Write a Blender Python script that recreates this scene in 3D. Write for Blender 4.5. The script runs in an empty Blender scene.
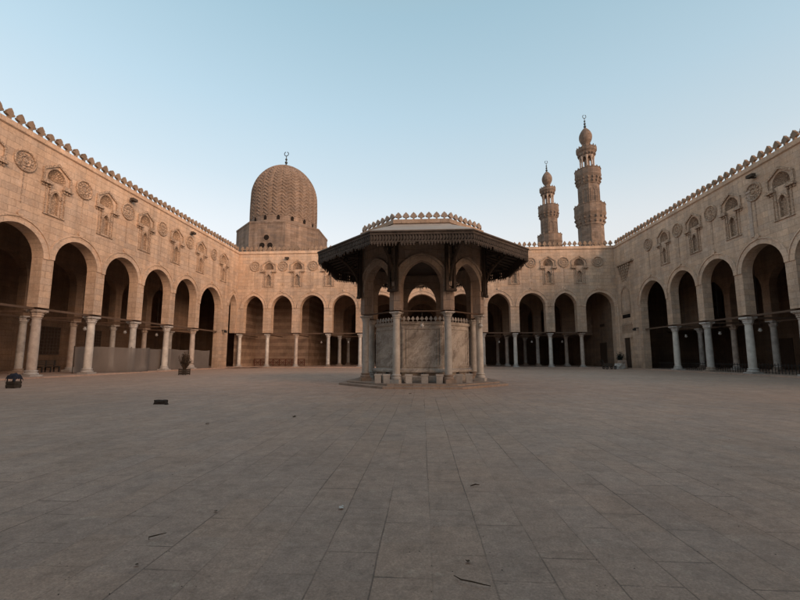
import bpy, bmesh, math, random
from mathutils import Vector, Matrix
from mathutils.geometry import tessellate_polygon
random.seed(7)
PI = math.pi
scn = bpy.context.scene
COL = scn.collection
WX_L, WX_R, YB = -22.65, 22.6, 45.2          # the three courtyard fronts

# ------------------------------------------------------------------ node helpers
class NT:
    def __init__(s, name):
        s.m = bpy.data.materials.new(name); s.m.use_nodes = True
        s.t = s.m.node_tree; s.n = s.t.nodes; s.l = s.t.links
        s.b = s.n['Principled BSDF']
    def node(s, ty, **kw):
        n = s.n.new(ty)
        for k, v in kw.items(): setattr(n, k, v)
        return n
    def put(s, sock, v):
        if hasattr(v, 'links') or isinstance(v, bpy.types.NodeSocket): s.l.new(v, sock)
        else: sock.default_value = v
    def math(s, op, a, b=0.0, c=None, clamp=False):
        n = s.node('ShaderNodeMath', operation=op, use_clamp=clamp)
        s.put(n.inputs[0], a); s.put(n.inputs[1], b)
        if c is not None: s.put(n.inputs[2], c)
        return n.outputs[0]
    def mix(s, f, a, b, blend='MIX'):
        n = s.node('ShaderNodeMix', data_type='RGBA', blend_type=blend)
        s.put(n.inputs[0], f); s.put(n.inputs[6], a); s.put(n.inputs[7], b)
        return n.outputs[2]
    def ramp(s, f, pts):
        n = s.node('ShaderNodeValToRGB')
        cr = n.color_ramp
        while len(cr.elements) < len(pts): cr.elements.new(.5)
        for e, (p, c) in zip(cr.elements, pts):
            e.position = p; e.color = (c, c, c, 1) if isinstance(c, (int, float)) else (*c, 1)
        s.put(n.inputs[0], f); return n.outputs[0]
    def noise(s, vec, scale, detail=4, rough=.55):
        n = s.node('ShaderNodeTexNoise')
        s.put(n.inputs['Vector'], vec)
        n.inputs['Scale'].default_value = scale; n.inputs['Detail'].default_value = detail
        n.inputs['Roughness'].default_value = rough
        return n.outputs['Fac']
    def pos(s):
        if not hasattr(s, '_p'): s._g = s.node('ShaderNodeNewGeometry'); s._p = s._g.outputs['Position']
        return s._p
    def scaled(s, vec, sc, off=(0, 0, 0)):
        n = s.node('ShaderNodeMapping'); s.put(n.inputs['Vector'], vec)
        n.inputs['Scale'].default_value = sc; n.inputs['Location'].default_value = off
        return n.outputs[0]
    def sep(s, v):
        n = s.node('ShaderNodeSeparateXYZ'); s.put(n.inputs[0], v); return n.outputs
    def comb(s, x, y, z=0.0):
        n = s.node('ShaderNodeCombineXYZ')
        s.put(n.inputs[0], x); s.put(n.inputs[1], y); s.put(n.inputs[2], z); return n.outputs[0]
    def boxvec(s):                                # (run along the wall, height)
        s.pos(); p = s.sep(s._p); nn = s.sep(s._g.outputs['True Normal'])
        f = s.math('GREATER_THAN', s.math('ABSOLUTE', nn[1]), s.math('ABSOLUTE', nn[0]))
        u = s.math('ADD', s.math('MULTIPLY', p[0], f), s.math('MULTIPLY', p[1], s.math('SUBTRACT', 1.0, f)))
        fz = s.math('GREATER_THAN', s.math('ABSOLUTE', nn[2]), .75)
        v = s.math('ADD', s.math('MULTIPLY', p[2], s.math('SUBTRACT', 1.0, fz)), s.math('MULTIPLY', p[1], fz))
        u = s.math('ADD', s.math('MULTIPLY', u, s.math('SUBTRACT', 1.0, fz)), s.math('MULTIPLY', p[0], fz))
        return s.comb(u, v)
    def brick(s, vec, w, h, mortar, c1, c2, cm, off=.5, smooth=.3):
        n = s.node('ShaderNodeTexBrick', offset=off)
        s.put(n.inputs['Vector'], vec)
        n.inputs['Scale'].default_value = 1; n.inputs['Mortar Size'].default_value = mortar
        n.inputs['Mortar Smooth'].default_value = smooth
        n.inputs['Brick Width'].default_value = w; n.inputs['Row Height'].default_value = h
        n.inputs['Color1'].default_value = (*c1, 1); n.inputs['Color2'].default_value = (*c2, 1)
        n.inputs['Mortar'].default_value = (*cm, 1)
        return n.outputs
    def bump(s, h, strength=.4, dist=.02, prev=None):
        n = s.node('ShaderNodeBump'); n.inputs['Strength'].default_value = strength
        n.inputs['Distance'].default_value = dist; s.put(n.inputs['Height'], h)
        if prev is not None: s.l.new(prev, n.inputs['Normal'])
        return n.outputs[0]
    def done(s, col, rough=.9, normal=None, spec=.25, metal=0):
        s.put(s.b.inputs['Base Color'], col if not isinstance(col, tuple) else (*col, 1))
        s.put(s.b.inputs['Roughness'], rough)
        s.b.inputs['Specular IOR Level'].default_value = spec
        s.b.inputs['Metallic'].default_value = metal
        if normal is not None: s.l.new(normal, s.b.inputs['Normal'])
        return s.m

def sc(c, k): return tuple(x * k for x in c)

def stone(name, base, w=.82, h=.40, var=.12, streak=.35, mortar=.010, stain=(.45, .40, .36), carve=0.0, damp=True):
    t = NT(name); p = t.pos()
    bv = t.boxvec()
    nz = t.node('ShaderNodeTexNoise'); t.put(nz.inputs['Vector'], p); nz.inputs['Scale'].default_value = 1.7; nz.inputs['Detail'].default_value = 5
    dv = t.node('ShaderNodeVectorMath', operation='SCALE'); t.put(dv.inputs[0], nz.outputs['Color']); dv.inputs['Scale'].default_value = .07
    av = t.node('ShaderNodeVectorMath', operation='ADD'); t.put(av.inputs[0], bv); t.put(av.inputs[1], dv.outputs[0]); bv = av.outputs[0]
    br = t.brick(bv, w, h, mortar, sc(base, 1 + var), sc(base, 1 - var), sc(base, .66), smooth=.5)
    b2 = t.brick(t.scaled(bv, (1, 1, 1), (37.3, 11.2, 0)), w, h, 0.0, (1.10, 1.04, .97), (.90, .92, .95), (1, 1, 1))
    col = t.mix(.8, br[0], b2[0], 'MULTIPLY')
    big = t.ramp(t.noise(p, .16, 5, .6), [(.28, .76), (.55, 1.0), (.78, 1.12)])
    col = t.mix(1.0, col, big, 'MULTIPLY')
    st = t.ramp(t.noise(t.scaled(p, (1.5, 1.5, .09)), 1.0, 6, .68), [(.38, 1.03), (.58, 1 - streak * .5), (.78, 1 - streak)])
    col = t.mix(1.0, col, st, 'MULTIPLY')
    patch = t.ramp(t.noise(p, .9, 7, .72), [(.50, 0.0), (.68, .60)])
    col = t.mix(patch, col, (*[base[i] * stain[i] / .52 for i in range(3)], 1))
    pale = t.ramp(t.noise(t.scaled(p, (1, 1, 1.6), (5, 2, 8)), 1.3, 7, .72), [(.56, 0.0), (.70, .45)])
    col = t.mix(pale, col, (*[min(.7, base[i] * (1.22, 1.27, 1.34)[i]) for i in range(3)], 1))
    if damp:
        z = t.sep(p)[2]
        dm = t.ramp(t.math('ADD', t.math('MULTIPLY', z, .30), t.math('MULTIPLY', t.noise(p, 1.1, 5), .9)), [(.30, .62), (.95, 1.0)])
        col = t.mix(1.0, col, dm, 'MULTIPLY')
    fine = t.ramp(t.noise(p, 9, 6, .72), [(.25, .78), (.75, 1.18)])
    col = t.mix(1.0, col, fine, 'MULTIPLY')
    hgt = t.math('ADD', t.math('MULTIPLY', br[1], -.9), t.math('MULTIPLY', t.noise(p, 14, 6, .7), .6))
    hgt = t.math('ADD', hgt, t.math('MULTIPLY', t.noise(p, 2.2, 5), 1.0))
    nrm = t.bump(hgt, .65, .035)
    if carve:
        vo = t.node('ShaderNodeTexVoronoi', feature='DISTANCE_TO_EDGE'); t.put(vo.inputs['Vector'], p); vo.inputs['Scale'].default_value = 6.5
        e = t.ramp(vo.outputs['Distance'], [(.0, 0.0), (.14, 1.0)])
        col = t.mix(carve, col, t.mix(1.0, col, t.ramp(e, [(0, .55), (1, 1.05)]), 'MULTIPLY'))  # cavity shade darkened into the colour where the carving dips
        nrm = t.bump(e, .7, .05, nrm)
    return t.done(col, .93, nrm, .12)

def plain(name, base, rough=.8, ns=6.0, var=.25, spec=.3, metal=0, bump=.25, stretch=(1, 1, 1)):
    t = NT(name); p = t.scaled(t.pos(), stretch)
    n = t.noise(p, ns, 6, .65); n2 = t.noise(p, ns * .13, 4, .6)
    f = t.math('ADD', t.math('MULTIPLY', n, .55), t.math('MULTIPLY', n2, .45))
    col = t.mix(1.0, (*base, 1), t.ramp(f, [(.3, 1 - var), (.7, 1 + var)]), 'MULTIPLY')
    return t.done(col, rough, t.bump(n, bump, .01), spec, metal)

def marble(name, base, vein, sc_=1.3, rough=.55):
    t = NT(name); p = t.pos()
    warp = t.node('ShaderNodeTexNoise'); t.put(warp.inputs['Vector'], p); warp.inputs['Scale'].default_value = sc_ * .8; warp.inputs['Detail'].default_value = 5
    vm = t.node('ShaderNodeVectorMath', operation='SCALE'); t.put(vm.inputs[0], warp.outputs['Color']); vm.inputs['Scale'].default_value = 2.2
    va = t.node('ShaderNodeVectorMath', operation='ADD'); t.put(va.inputs[0], t.scaled(p, (.7, .7, .55))); t.put(va.inputs[1], vm.outputs[0])
    f = t.ramp(t.noise(va.outputs[0], sc_ * 1.1, 7, .62), [(.36, 0.0), (.50, .55), (.66, 1.0)])
    col = t.mix(f, (*vein, 1), (*base, 1))
    d = t.ramp(t.noise(p, 2.6, 6, .7), [(.30, .74), (.68, 1.08)])
    col = t.mix(1.0, col, d, 'MULTIPLY')
    z = t.sep(p)[2]
    grime = t.ramp(t.math('ADD', z, t.math('MULTIPLY', t.noise(p, 3, 4), .8)), [(.35, .68), (.95, 1.0)])
    col = t.mix(1.0, col, grime, 'MULTIPLY')
    return t.done(col, rough, t.bump(t.noise(p, 20, 5), .2, .008), .4)

def slab_marble():
    t = NT('veined_grey_marble'); p = t.pos(); q = t.sep(p)
    warp = t.noise(p, 1.1, 6, .65)
    diag = t.math('ADD', t.math('SUBTRACT', t.math('MULTIPLY', q[2], .9), t.math('ADD', q[0], t.math('MULTIPLY', q[1], .55))), t.math('MULTIPLY', warp, 1.5))
    v1 = t.noise(t.comb(t.math('MULTIPLY', diag, 2.2), t.math('MULTIPLY', q[2], .35), t.math('MULTIPLY', q[0], .3)), 1.5, 8, .66)
    f = t.ramp(v1, [(.34, 0.0), (.45, .35), (.55, .75), (.68, 1.0)])
    col = t.mix(f, (.22, .186, .158, 1), (.51, .445, .382, 1))
    th = t.ramp(t.math('ABSOLUTE', t.math('SUBTRACT', t.noise(t.comb(t.math('MULTIPLY', diag, 1.3), q[2], q[0]), 1.8, 7, .6), .5)), [(.0, .55), (.035, 0.0)])
    col = t.mix(th, col, (.62, .57, .52, 1))
    grime = t.ramp(t.math('ADD', q[2], t.math('MULTIPLY', t.noise(p, 3, 4), .8)), [(.35, .60), (1.1, 1.0)])
    col = t.mix(1.0, col, grime, 'MULTIPLY')
    col = t.mix(1.0, col, t.ramp(t.noise(p, 1.3, 5, .6), [(.3, .75), (.7, 1.1)]), 'MULTIPLY')
    return t.done(col, .55, None, .4)

LIME = (.548, .408, .308)
M = {}
M['lime'] = stone('warm_limestone', LIME, var=.09, streak=.38)
M['lime_trim'] = stone('limestone_trim', sc(LIME, 1.10), 1.1, .5, .06, .40)
M['carved'] = stone('weathered_carved_stone', sc(LIME, .92), 1.1, .6, .05, .35, carve=.5)
M['hood'] = stone('shaded_carved_recess', sc(LIME, .80), 1.1, .6, .05, .35, carve=.55)  # recess shade put into the stone colour of hoods and slits
M['merlon'] = stone('blackened_shaded_parapet', sc(LIME, .50), 3, 3, .05, .55)  # black weathering plus silhouette shade put into the base colour
M['inner'] = stone('dark_inner_plaster', (.250, .175, .125), 1.3, .5, .10, .4)  # darker brown plaster tone for inner rows and walls
M['rear'] = stone('shaded_rear_plaster', (.165, .115, .082), 1.3, .5, .10, .4)  # inner plaster darkened, deep arcade shade put into the colour
M['minaret'] = stone('reddish_minaret_stone', (.205, .160, .132), .7, .38, .20, .45, damp=False)
M['dome'] = stone('dome_stone', (.240, .184, .150), .9, .33, .14, .45, damp=False)
M['dome_base'] = stone('dome_base_stone', (.230, .176, .144), .9, .38, .18, .55, damp=False)
M['grey_stone'] = stone('grey_fountain_stone', (.375, .292, .240), .7, .36, .08, .35, damp=False)
M['grey_trim'] = stone('pale_fountain_stone', (.44, .355, .295), .9, .5, .05, .25)
M['marble'] = slab_marble()
M['shaft_a'] = marble('pale_marble_shaft', (.66, .62, .56), (.47, .42, .37), .8, .6)
M['shaft_b'] = marble('grey_granite_shaft', (.52, .49, .45), (.35, .32, .29), 1.6, .6)
M['shaft_c'] = marble('rose_stone_shaft', (.52, .44, .38), (.37, .30, .25), 1.2, .65)
M['white_stone'] = marble('white_stone', (.56, .52, .48), (.42, .38, .35), 1.0, .7)
M['wood'] = plain('dark_carved_wood', (.058, .043, .034), .8, 8, .45, .2, 0, .5)
M['wood_pale'] = plain('sun_bleached_carved_wood', (.100, .079, .066), .85, 8, .55, .2, 0, .5)
M['beam'] = plain('brown_timber_beam', (.105, .068, .048), .85, 5, .35, .2, 0, .4)
M['door'] = plain('dark_wooden_door', (.060, .038, .026), .7, 5, .35, .3, 0, .4, (3, 3, .4))
M['lead'] = plain('weathered_lead_roof', (.37, .31, .265), .6, 2.2, .22, .4)
M['metal'] = plain('dark_bronze', (.045, .055, .06), .45, 8, .3, .5, .6)
M['iron'] = plain('dark_iron', (.035, .032, .030), .6, 8, .3, .4, .3)
M['dark'] = plain('dark_opening_shade', (.018, .014, .012), .95, 4, .3, .05)  # shade of window openings painted as a flat dark face
M['screen'] = None
M['navy'] = plain('navy_cloth', (.030, .032, .045), .9, 7, .3, .1)
M['crate'] = plain('dark_weathered_wood', (.060, .045, .034), .85, 7, .35, .2, 0, .4)
M['twig'] = plain('dry_twigs', (.075, .052, .036), .9, 9, .3, .1)
M['mat'] = plain('dark_green_mat', (.020, .026, .022), .95, 7, .4, .05)
M['red_rail'] = plain('red_brown_painted_wood', (.120, .045, .030), .7, 6, .3, .3)
M['glass'] = plain('frosted_lamp_glass', (.55, .53, .50), .35, 6, .08, .5)
M['brick'] = plain('dark_broken_stone', (.055, .045, .040), .9, 9, .35, .1)
M['scrap'] = plain('white_paper', (.62, .60, .57), .8, 9, .1, .2)
M['roofing'] = plain('dusty_roof', (.26, .20, .155), .95, 2, .2, .1)

def mk_screen():
    t = NT('grey_mesh_cloth'); p = t.pos()
    col = t.mix(1.0, (.175, .155, .142, 1), t.ramp(t.noise(t.scaled(p, (1, .5, .35)), 1.6, 4), [(.3, .82), (.7, 1.12)]), 'MULTIPLY')
    z = t.sep(p)[2]
    col = t.mix(1.0, col, t.ramp(z, [(0, .8), (.5, 1.0)]), 'MULTIPLY')
    m = t.done(col, .9, None, .1)
    tr = t.node('ShaderNodeBsdfTransparent'); mx = t.node('ShaderNodeMixShader'); mx.inputs[0].default_value = .20
    out = [n for n in t.n if n.type == 'OUTPUT_MATERIAL'][0]
    t.l.new(t.b.outputs[0], mx.inputs[1]); t.l.new(tr.outputs[0], mx.inputs[2]); t.l.new(mx.outputs[0], out.inputs[0])
    return m
M['screen'] = mk_screen()

def mk_ablaq():
    t = NT('striped_masonry'); p = t.pos(); z = t.sep(p)[2]
    f = t.math('GREATER_THAN', t.math('FRACT', t.math('DIVIDE', z, .92)), .5)
    br = t.brick(t.boxvec(), .8, .46, .012, (1.1, 1.1, 1.1), (.88, .88, .88), (.7, .7, .7))
    col = t.mix(f, (.40, .285, .205, 1), (.31, .21, .15, 1))
    col = t.mix(1.0, col, br[0], 'MULTIPLY')
    col = t.mix(1.0, col, t.ramp(t.noise(p, .7, 6, .7), [(.3, .6), (.7, 1.15)]), 'MULTIPLY')
    return t.done(col, .9, t.bump(t.noise(p, 12, 5), .4, .02), .2)
M['ablaq'] = mk_ablaq()

def mk_paving():
    t = NT('stone_paving'); p = t.pos(); s = t.sep(p)
    wob = t.math('MULTIPLY', t.math('SUBTRACT', t.noise(p, .35, 3), .5), .07)
    wob2 = t.math('MULTIPLY', t.math('SUBTRACT', t.noise(p, 5, 4), .5), .012)
    vx = t.math('ADD', s[1], t.math('ADD', 3.1, wob2)); vy = t.math('ADD', t.math('ADD', s[0], .28 + 33.0), t.math('ADD', wob, wob2))
    vec = t.comb(vx, vy)
    base = (.436, .306, .240)
    br = t.brick(vec, .70, .33, .005, sc(base, 1.045), sc(base, .955), sc(base, .94), .37, .2)
    b2 = t.brick(t.comb(t.math('ADD', vx, 17.1), t.math('ADD', vy, 3.3)), .70, .33, 0.0, (1.04, 1.01, .98), (.95, .97, 1.0), (1, 1, 1), .37)
    col = t.mix(.8, br[0], b2[0], 'MULTIPLY')
    jm = t.ramp(t.noise(t.scaled(p, (1.9, .40, 1), (3, 1, 0)), .9, 5, .65), [(.43, 0.05), (.60, 1.0)])
    joint = t.math('MULTIPLY', br[1], jm)
    big = t.ramp(t.noise(p, .12, 5, .6), [(.3, .84), (.7, 1.12)])
    col = t.mix(1.0, col, big, 'MULTIPLY')
    mid = t.ramp(t.noise(t.scaled(p, (1, .8, 1)), 1.3, 8, .74), [(.30, .84), (.52, 1.0), (.72, 1.12)])
    col = t.mix(1.0, col, mid, 'MULTIPLY')
    chip = t.ramp(t.noise(t.scaled(p, (1, 1.2, 1), (2, 7, 0)), 4.5, 8, .78), [(.30, .70), (.48, 1.0), (.68, 1.16)])
    col = t.mix(1.0, col, chip, 'MULTIPLY')
    scuff = t.ramp(t.noise(t.scaled(p, (1.6, 2.2, 1)), 3.1, 7, .8), [(.57, 0.0), (.68, .50)])
    col = t.mix(scuff, col, (*[min(.6, c) for c in sc(base, 1.55)], 1))
    dk = t.ramp(t.noise(t.scaled(p, (1.3, 2.0, 1), (9, 4, 0)), 1.9, 8, .78), [(.62, 0.0), (.75, .40)])
    col = t.mix(dk, col, (*sc(base, .48), 1))
    # mortar patches smeared over some joints
    mp = t.ramp(t.noise(t.scaled(p, (2, .8, 1), (1, 5, 0)), 1.4, 6, .7), [(.60, 0.0), (.66, 1.0)])
    wide = t.brick(vec, .70, .33, .022, (0, 0, 0), (0, 0, 0), (1, 1, 1), .37, 1.0)
    col = t.mix(t.math('MULTIPLY', t.math('MULTIPLY', wide[1], mp), .55), col, (*sc(base, 1.5), 1))
    col = t.mix(joint, col, (*sc(base, .36), 1))
    speck = t.ramp(t.noise(p, 24, 4, .62), [(.64, 0.0), (.72, .6)])
    col = t.mix(speck, col, (*sc(base, .45), 1))
    gr = t.ramp(t.noise(p, 15, 6, .75), [(.28, .80), (.72, 1.18)])
    col = t.mix(1.0, col, gr, 'MULTIPLY')
    fine = t.ramp(t.noise(p, 70, 6, .78), [(.28, .58), (.72, 1.36)])
    col = t.mix(1.0, col, fine, 'MULTIPLY')
    h = t.math('ADD', t.math('MULTIPLY', joint, -1.3), t.math('MULTIPLY', t.noise(p, 3.5, 8, .74), 1.5))
    h = t.math('ADD', h, t.math('MULTIPLY', t.noise(p, 40, 5, .7), .35))
    rough = t.ramp(t.noise(p, 1.4, 6, .7), [(.3, .48), (.7, .80)])
    return t.done(col, rough, t.bump(h, .65, .016), .36)
M['paving'] = mk_paving()

# ------------------------------------------------------------------ mesh builder
class MB:
    def __init__(s): s.bm = bmesh.new()
    def face(s, pts):
        try: return s.bm.faces.new([s.bm.verts.new(p) for p in pts])
        except ValueError: return None
    def box(s, a, b, T=None):
        (x0, y0, z0), (x1, y1, z1) = a, b
        P = [(x0,y0,z0),(x1,y0,z0),(x1,y1,z0),(x0,y1,z0),(x0,y0,z1),(x1,y0,z1),(x1,y1,z1),(x0,y1,z1)]
        if T: P = [T(*p) for p in P]
        v = [s.bm.verts.new(p) for p in P]
        for f in ((0,3,2,1),(4,5,6,7),(0,1,5,4),(1,2,6,5),(2,3,7,6),(3,0,4,7)): s.bm.faces.new([v[i] for i in f])
    def prism(s, poly, d0, d1, T):                # poly in (u,z), extruded along w from d0 to d1; T(u,w,z)
        n = len(poly)
        A = [s.bm.verts.new(T(u, d0, z)) for u, z in poly]; B = [s.bm.verts.new(T(u, d1, z)) for u, z in poly]
        tris = tessellate_polygon([[Vector((u, z, 0)) for u, z in poly]])
        for t in tris:
            s.bm.faces.new([A[i] for i in t]); s.bm.faces.new([B[i] for i in reversed(t)])
        for i in range(n): s.bm.faces.new([A[i], A[(i+1) % n], B[(i+1) % n], B[i]])
    def lathe(s, prof, segs=16, c=(0, 0, 0), mod=None, a0=0.0, cap=True):
        rings = []
        for k, (r, z) in enumerate(prof):
            ring = []
            for i in range(segs):
                a = a0 + 2 * PI * i / segs
                rr = r * (mod(k, i) if mod else 1)
                ring.append(s.bm.verts.new((c[0] + rr * math.cos(a), c[1] + rr * math.sin(a), c[2] + z)))
            rings.append(ring)
        for A, B in zip(rings, rings[1:]):
            for i in range(segs): s.bm.faces.new([A[i], A[(i+1) % segs], B[(i+1) % segs], B[i]])
        if cap: s.bm.faces.new(rings[0][::-1]); s.bm.faces.new(rings[-1])
    def tube(s, pts, r, segs=6):
        rings = []
        pts = [Vector(p) for p in pts]
        for k, p in enumerate(pts):
            d = (pts[min(k+1, len(pts)-1)] - pts[max(k-1, 0)]).normalized()
            x = d.orthogonal().normalized(); y = d.cross(x)
            rk = r[k] if isinstance(r, (list, tuple)) else r
            if rings and True:
                px = rings[-1][1]; x = (px - d * px.dot(d)).normalized(); y = d.cross(x)
            rings.append(([s.bm.verts.new(p + (x * math.cos(2*PI*i/segs) + y * math.sin(2*PI*i/segs)) * rk) for i in range(segs)], x))
        for (A, _), (B, _) in zip(rings, rings[1:]):
            for i in range(segs): s.bm.faces.new([A[i], A[(i+1) % segs], B[(i+1) % segs], B[i]])
        s.bm.faces.new(rings[0][0][::-1]); s.bm.faces.new(rings[-1][0])
    def ball(s, c, r, sz=(1, 1, 1), sub=2):
        m = Matrix.Translation(c) @ Matrix.Diagonal((sz[0], sz[1], sz[2], 1))
        bmesh.ops.create_icosphere(s.bm, subdivisions=sub, radius=r, matrix=m)
    def ring(s, c, R, r, axis='y', n=24, m=8, a0=0, a1=2*PI, T=None):
        closed = abs(a1 - a0 - 2*PI) < 1e-6
        rings = []
        for i in range(n if closed else n + 1):
            a = a0 + (a1 - a0) * i / n
            rg = []
            for j in range(m):
                b = 2*PI*j/m; q = R + r*math.cos(b); w = r*math.sin(b)
                P = (q*math.cos(a), w, q*math.sin(a))
                P = (c[0]+P[0], c[1]+P[1], c[2]+P[2])
                rg.append(s.bm.verts.new(T(*P) if T else P))
            rings.append(rg)
        k = len(rings)
        for i in range(k if closed else k-1):
            A, B = rings[i], rings[(i+1) % k]
            for j in range(m): s.bm.faces.new([A[j], A[(j+1) % m], B[(j+1) % m], B[j]])
    def bevel(s, w, seg=1):
        bmesh.ops.bevel(s.bm, geom=[e for e in s.bm.edges if e.is_manifold and e.calc_face_angle(0) > .6], offset=w, segments=seg, affect='EDGES', profile=.5)
    def mesh(s, name, mat, smooth=None, weld=True):
        if weld: bmesh.ops.remove_doubles(s.bm, verts=s.bm.verts, dist=1e-4)
        bmesh.ops.recalc_face_normals(s.bm, faces=s.bm.faces)
        me = bpy.data.meshes.new(name); s.bm.to_mesh(me); s.bm.free()
        me.materials.append(M[mat])
        if smooth is not None:
            for p in me.polygons: p.use_smooth = True
            me.set_sharp_from_angle(angle=math.radians(smooth))
        return me

ROOT = {}
def wloc(o):
    p = Vector(o.location)
    while o.parent: o = o.parent; p = p + Vector(o.location)
    return p
def tag(o, label=None, cat=None, group=None, kind=None):
    if label: o['label'] = label
    if cat: o['category'] = cat
    if group: o['group'] = group
    if kind: o['kind'] = kind
    return o
def thing(name, loc, label, cat, group=None):
    o = bpy.data.objects.new(name, None); COL.objects.link(o); o.location = loc
    o.empty_display_size = .3
    return tag(o, label, cat, group)
def put(name, me, parent=None, at=(0, 0, 0), rz=0, world=False):
    """link a mesh; 'at' is in world coordinates; with world=True the mesh itself is in world coordinates"""
    o = bpy.data.objects.new(name, me); COL.objects.link(o)
    if world:
        base = wloc(parent) if parent else Vector(at)
        if me.users == 1: me.transform(Matrix.Translation(-base))
        at = base
    o.parent = parent
    o.location = Vector(at) - (wloc(parent) if parent else Vector((0, 0, 0)))
    o.rotation_euler = (0, 0, rz)
    return o
def part(name, mb, mat, parent, smooth=None):
    return put(name, mb.mesh(name, mat, smooth), parent, world=True)
def copy_tree(o, parent=None):
    c = o.copy(); COL.objects.link(c); c.parent = parent
    for ch in list(o.children): copy_tree(ch, c)
    return c

# ------------------------------------------------------------------ sky, sun, camera
w = bpy.data.worlds.new('World'); scn.world = w; w.use_nodes = True
SUN_EL, SUN_AZ = 16.0, -42.0                       # azimuth of the sun measured from +X towards -Y
nt = w.node_tree; bg = nt.nodes['Background']
sky = nt.nodes.new('ShaderNodeTexSky'); sky.sky_type = 'NISHITA'; sky.sun_disc = False
sd = Vector((math.cos(math.radians(SUN_AZ)) * math.cos(math.radians(SUN_EL)), math.sin(math.radians(SUN_AZ)) * math.cos(math.radians(SUN_EL)), math.sin(math.radians(SUN_EL))))
sky.sun_elevation = math.radians(SUN_EL)
sky.sun_rotation = math.atan2(sd.x, sd.y)
sky.altitude = 50; sky.air_density = 1.0; sky.dust_density = 2.0; sky.ozone_density = 1.6
# hazy evening air: the clear-sky model is blended with a pale haze that thickens towards the horizon
tc = nt.nodes.new('ShaderNodeTexCoord'); sp_ = nt.nodes.new('ShaderNodeSeparateXYZ'); nt.links.new(tc.outputs['Generated'], sp_.inputs[0])
rp = nt.nodes.new('ShaderNodeValToRGB'); cr_ = rp.color_ramp
stops = [(0.0, (.84, .74, .63)), (.22, (.80, .77, .735)), (.31, (.72, .745, .745)), (.42, (.57, .67, .715)), (.55, (.455, .605, .685)), (.70, (.34, .505, .590)), (.80, (.31, .44, .48)), (1.0, (.36, .40, .38))]
while len(cr_.elements) < len(stops): cr_.elements.new(.5)
for e, (p_, c_) in zip(cr_.elements, stops): e.position = p_; e.color = (*c_, 1)
nt.links.new(sp_.outputs[2], rp.inputs[0])
az = nt.nodes.new('ShaderNodeMath'); az.operation = 'MULTIPLY_ADD'; az.inputs[1].default_value = -.10; az.inputs[2].default_value = 1.0
nt.links.new(sp_.outputs[0], az.inputs[0])
def vmul(a, k):
    n = nt.nodes.new('ShaderNodeVectorMath'); n.operation = 'SCALE'; nt.links.new(a, n.inputs[0])
    if isinstance(k, float): n.inputs['Scale'].default_value = k
    else: nt.links.new(k, n.inputs['Scale'])
    return n.outputs[0]
hz = vmul(vmul(rp.outputs[0], az.outputs[0]), 9.5)
ms = nt.nodes.new('ShaderNodeMix'); ms.data_type = 'RGBA'; ms.inputs[0].default_value = .80
nt.links.new(vmul(sky.outputs[0], 1.35), ms.inputs[6]); nt.links.new(hz, ms.inputs[7])
nt.links.new(ms.outputs[2], bg.inputs['Color']); bg.inputs['Strength'].default_value = .135
sun = bpy.data.objects.new('sun', bpy.data.lights.new('sun', 'SUN')); COL.objects.link(sun)
sun.data.energy = 3.95; sun.data.angle = math.radians(46); sun.data.color = (1.0, .62, .40)
sun.rotation_euler = (-sd).to_track_quat('-Z', 'Y').to_euler()

cam = bpy.data.objects.new('camera', bpy.data.cameras.new('camera')); COL.objects.link(cam)
cam.location = (0, 0, 1.2); cam.rotation_euler = (PI/2 + .1144, 0, .0588)
cam.data.sensor_width = 36; cam.data.lens = 381.8/800*36
cam.data.shift_x = .0005; cam.data.shift_y = .0171
cam.data.clip_start = .05; cam.data.clip_end = 3000
scn.camera = cam
scn.view_settings.view_transform = 'Standard'; scn.view_settings.look = 'None'
scn.view_settings.exposure = 0; scn.view_settings.gamma = 1
scn.cycles.use_denoising = True
scn.cycles.max_bounces = 6; scn.cycles.diffuse_bounces = 4

# ------------------------------------------------------------------ ground
mb = MB(); N = 1
mb.face([(-900, -900, 0), (900, -900, 0), (900, 900, 0), (-900, 900, 0)])
tag(put('ground', mb.mesh('ground', 'paving')), kind='structure')
mb = MB()
for a, b in (((-36, 4, .0), (-22.18, 45.0, .09)), ((22.13, 4, .0), (36, 45.0, .09)), ((-36, 45.004, .0), (36, 66, .09))):
    mb.box((a[0], a[1], -.2), b)
mb.box((-22.17, 44.73, -.2), (22.12, 45.0, .09))
tag(put('arcade_floor', mb.mesh('arcade_floor', 'paving')), kind='structure')

# ------------------------------------------------------------------ arcades
def arch_pts(u0, u1, spring, apex, n=9):
    a = (u1 - u0) / 2; m = (u0 + u1) / 2; rise = apex - spring
    if rise <= a * 1.04: rise = a * 1.04; spring = apex - rise
    e = (rise * rise - a * a) / (2 * a); R = a + e
    top = math.acos(e / R)
    left = [(m + e - R * math.cos(top * i / n), spring + R * math.sin(top * i / n)) for i in range(n + 1)]
    right = [(2 * m - u, z) for u, z in left[-2::-1]]
    return left + right, spring

HOOD_Z, HOOD_A, HOOD_AP = 11.98, .60, 12.86
def hood_outline(c): return arch_pts(c - HOOD_A, c + HOOD_A, HOOD_Z + .16, HOOD_AP, 7)[0]
def slit_outline(c): return arch_pts(c - .25, c + .25, 10.95, 11.36, 5)[0]

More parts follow.
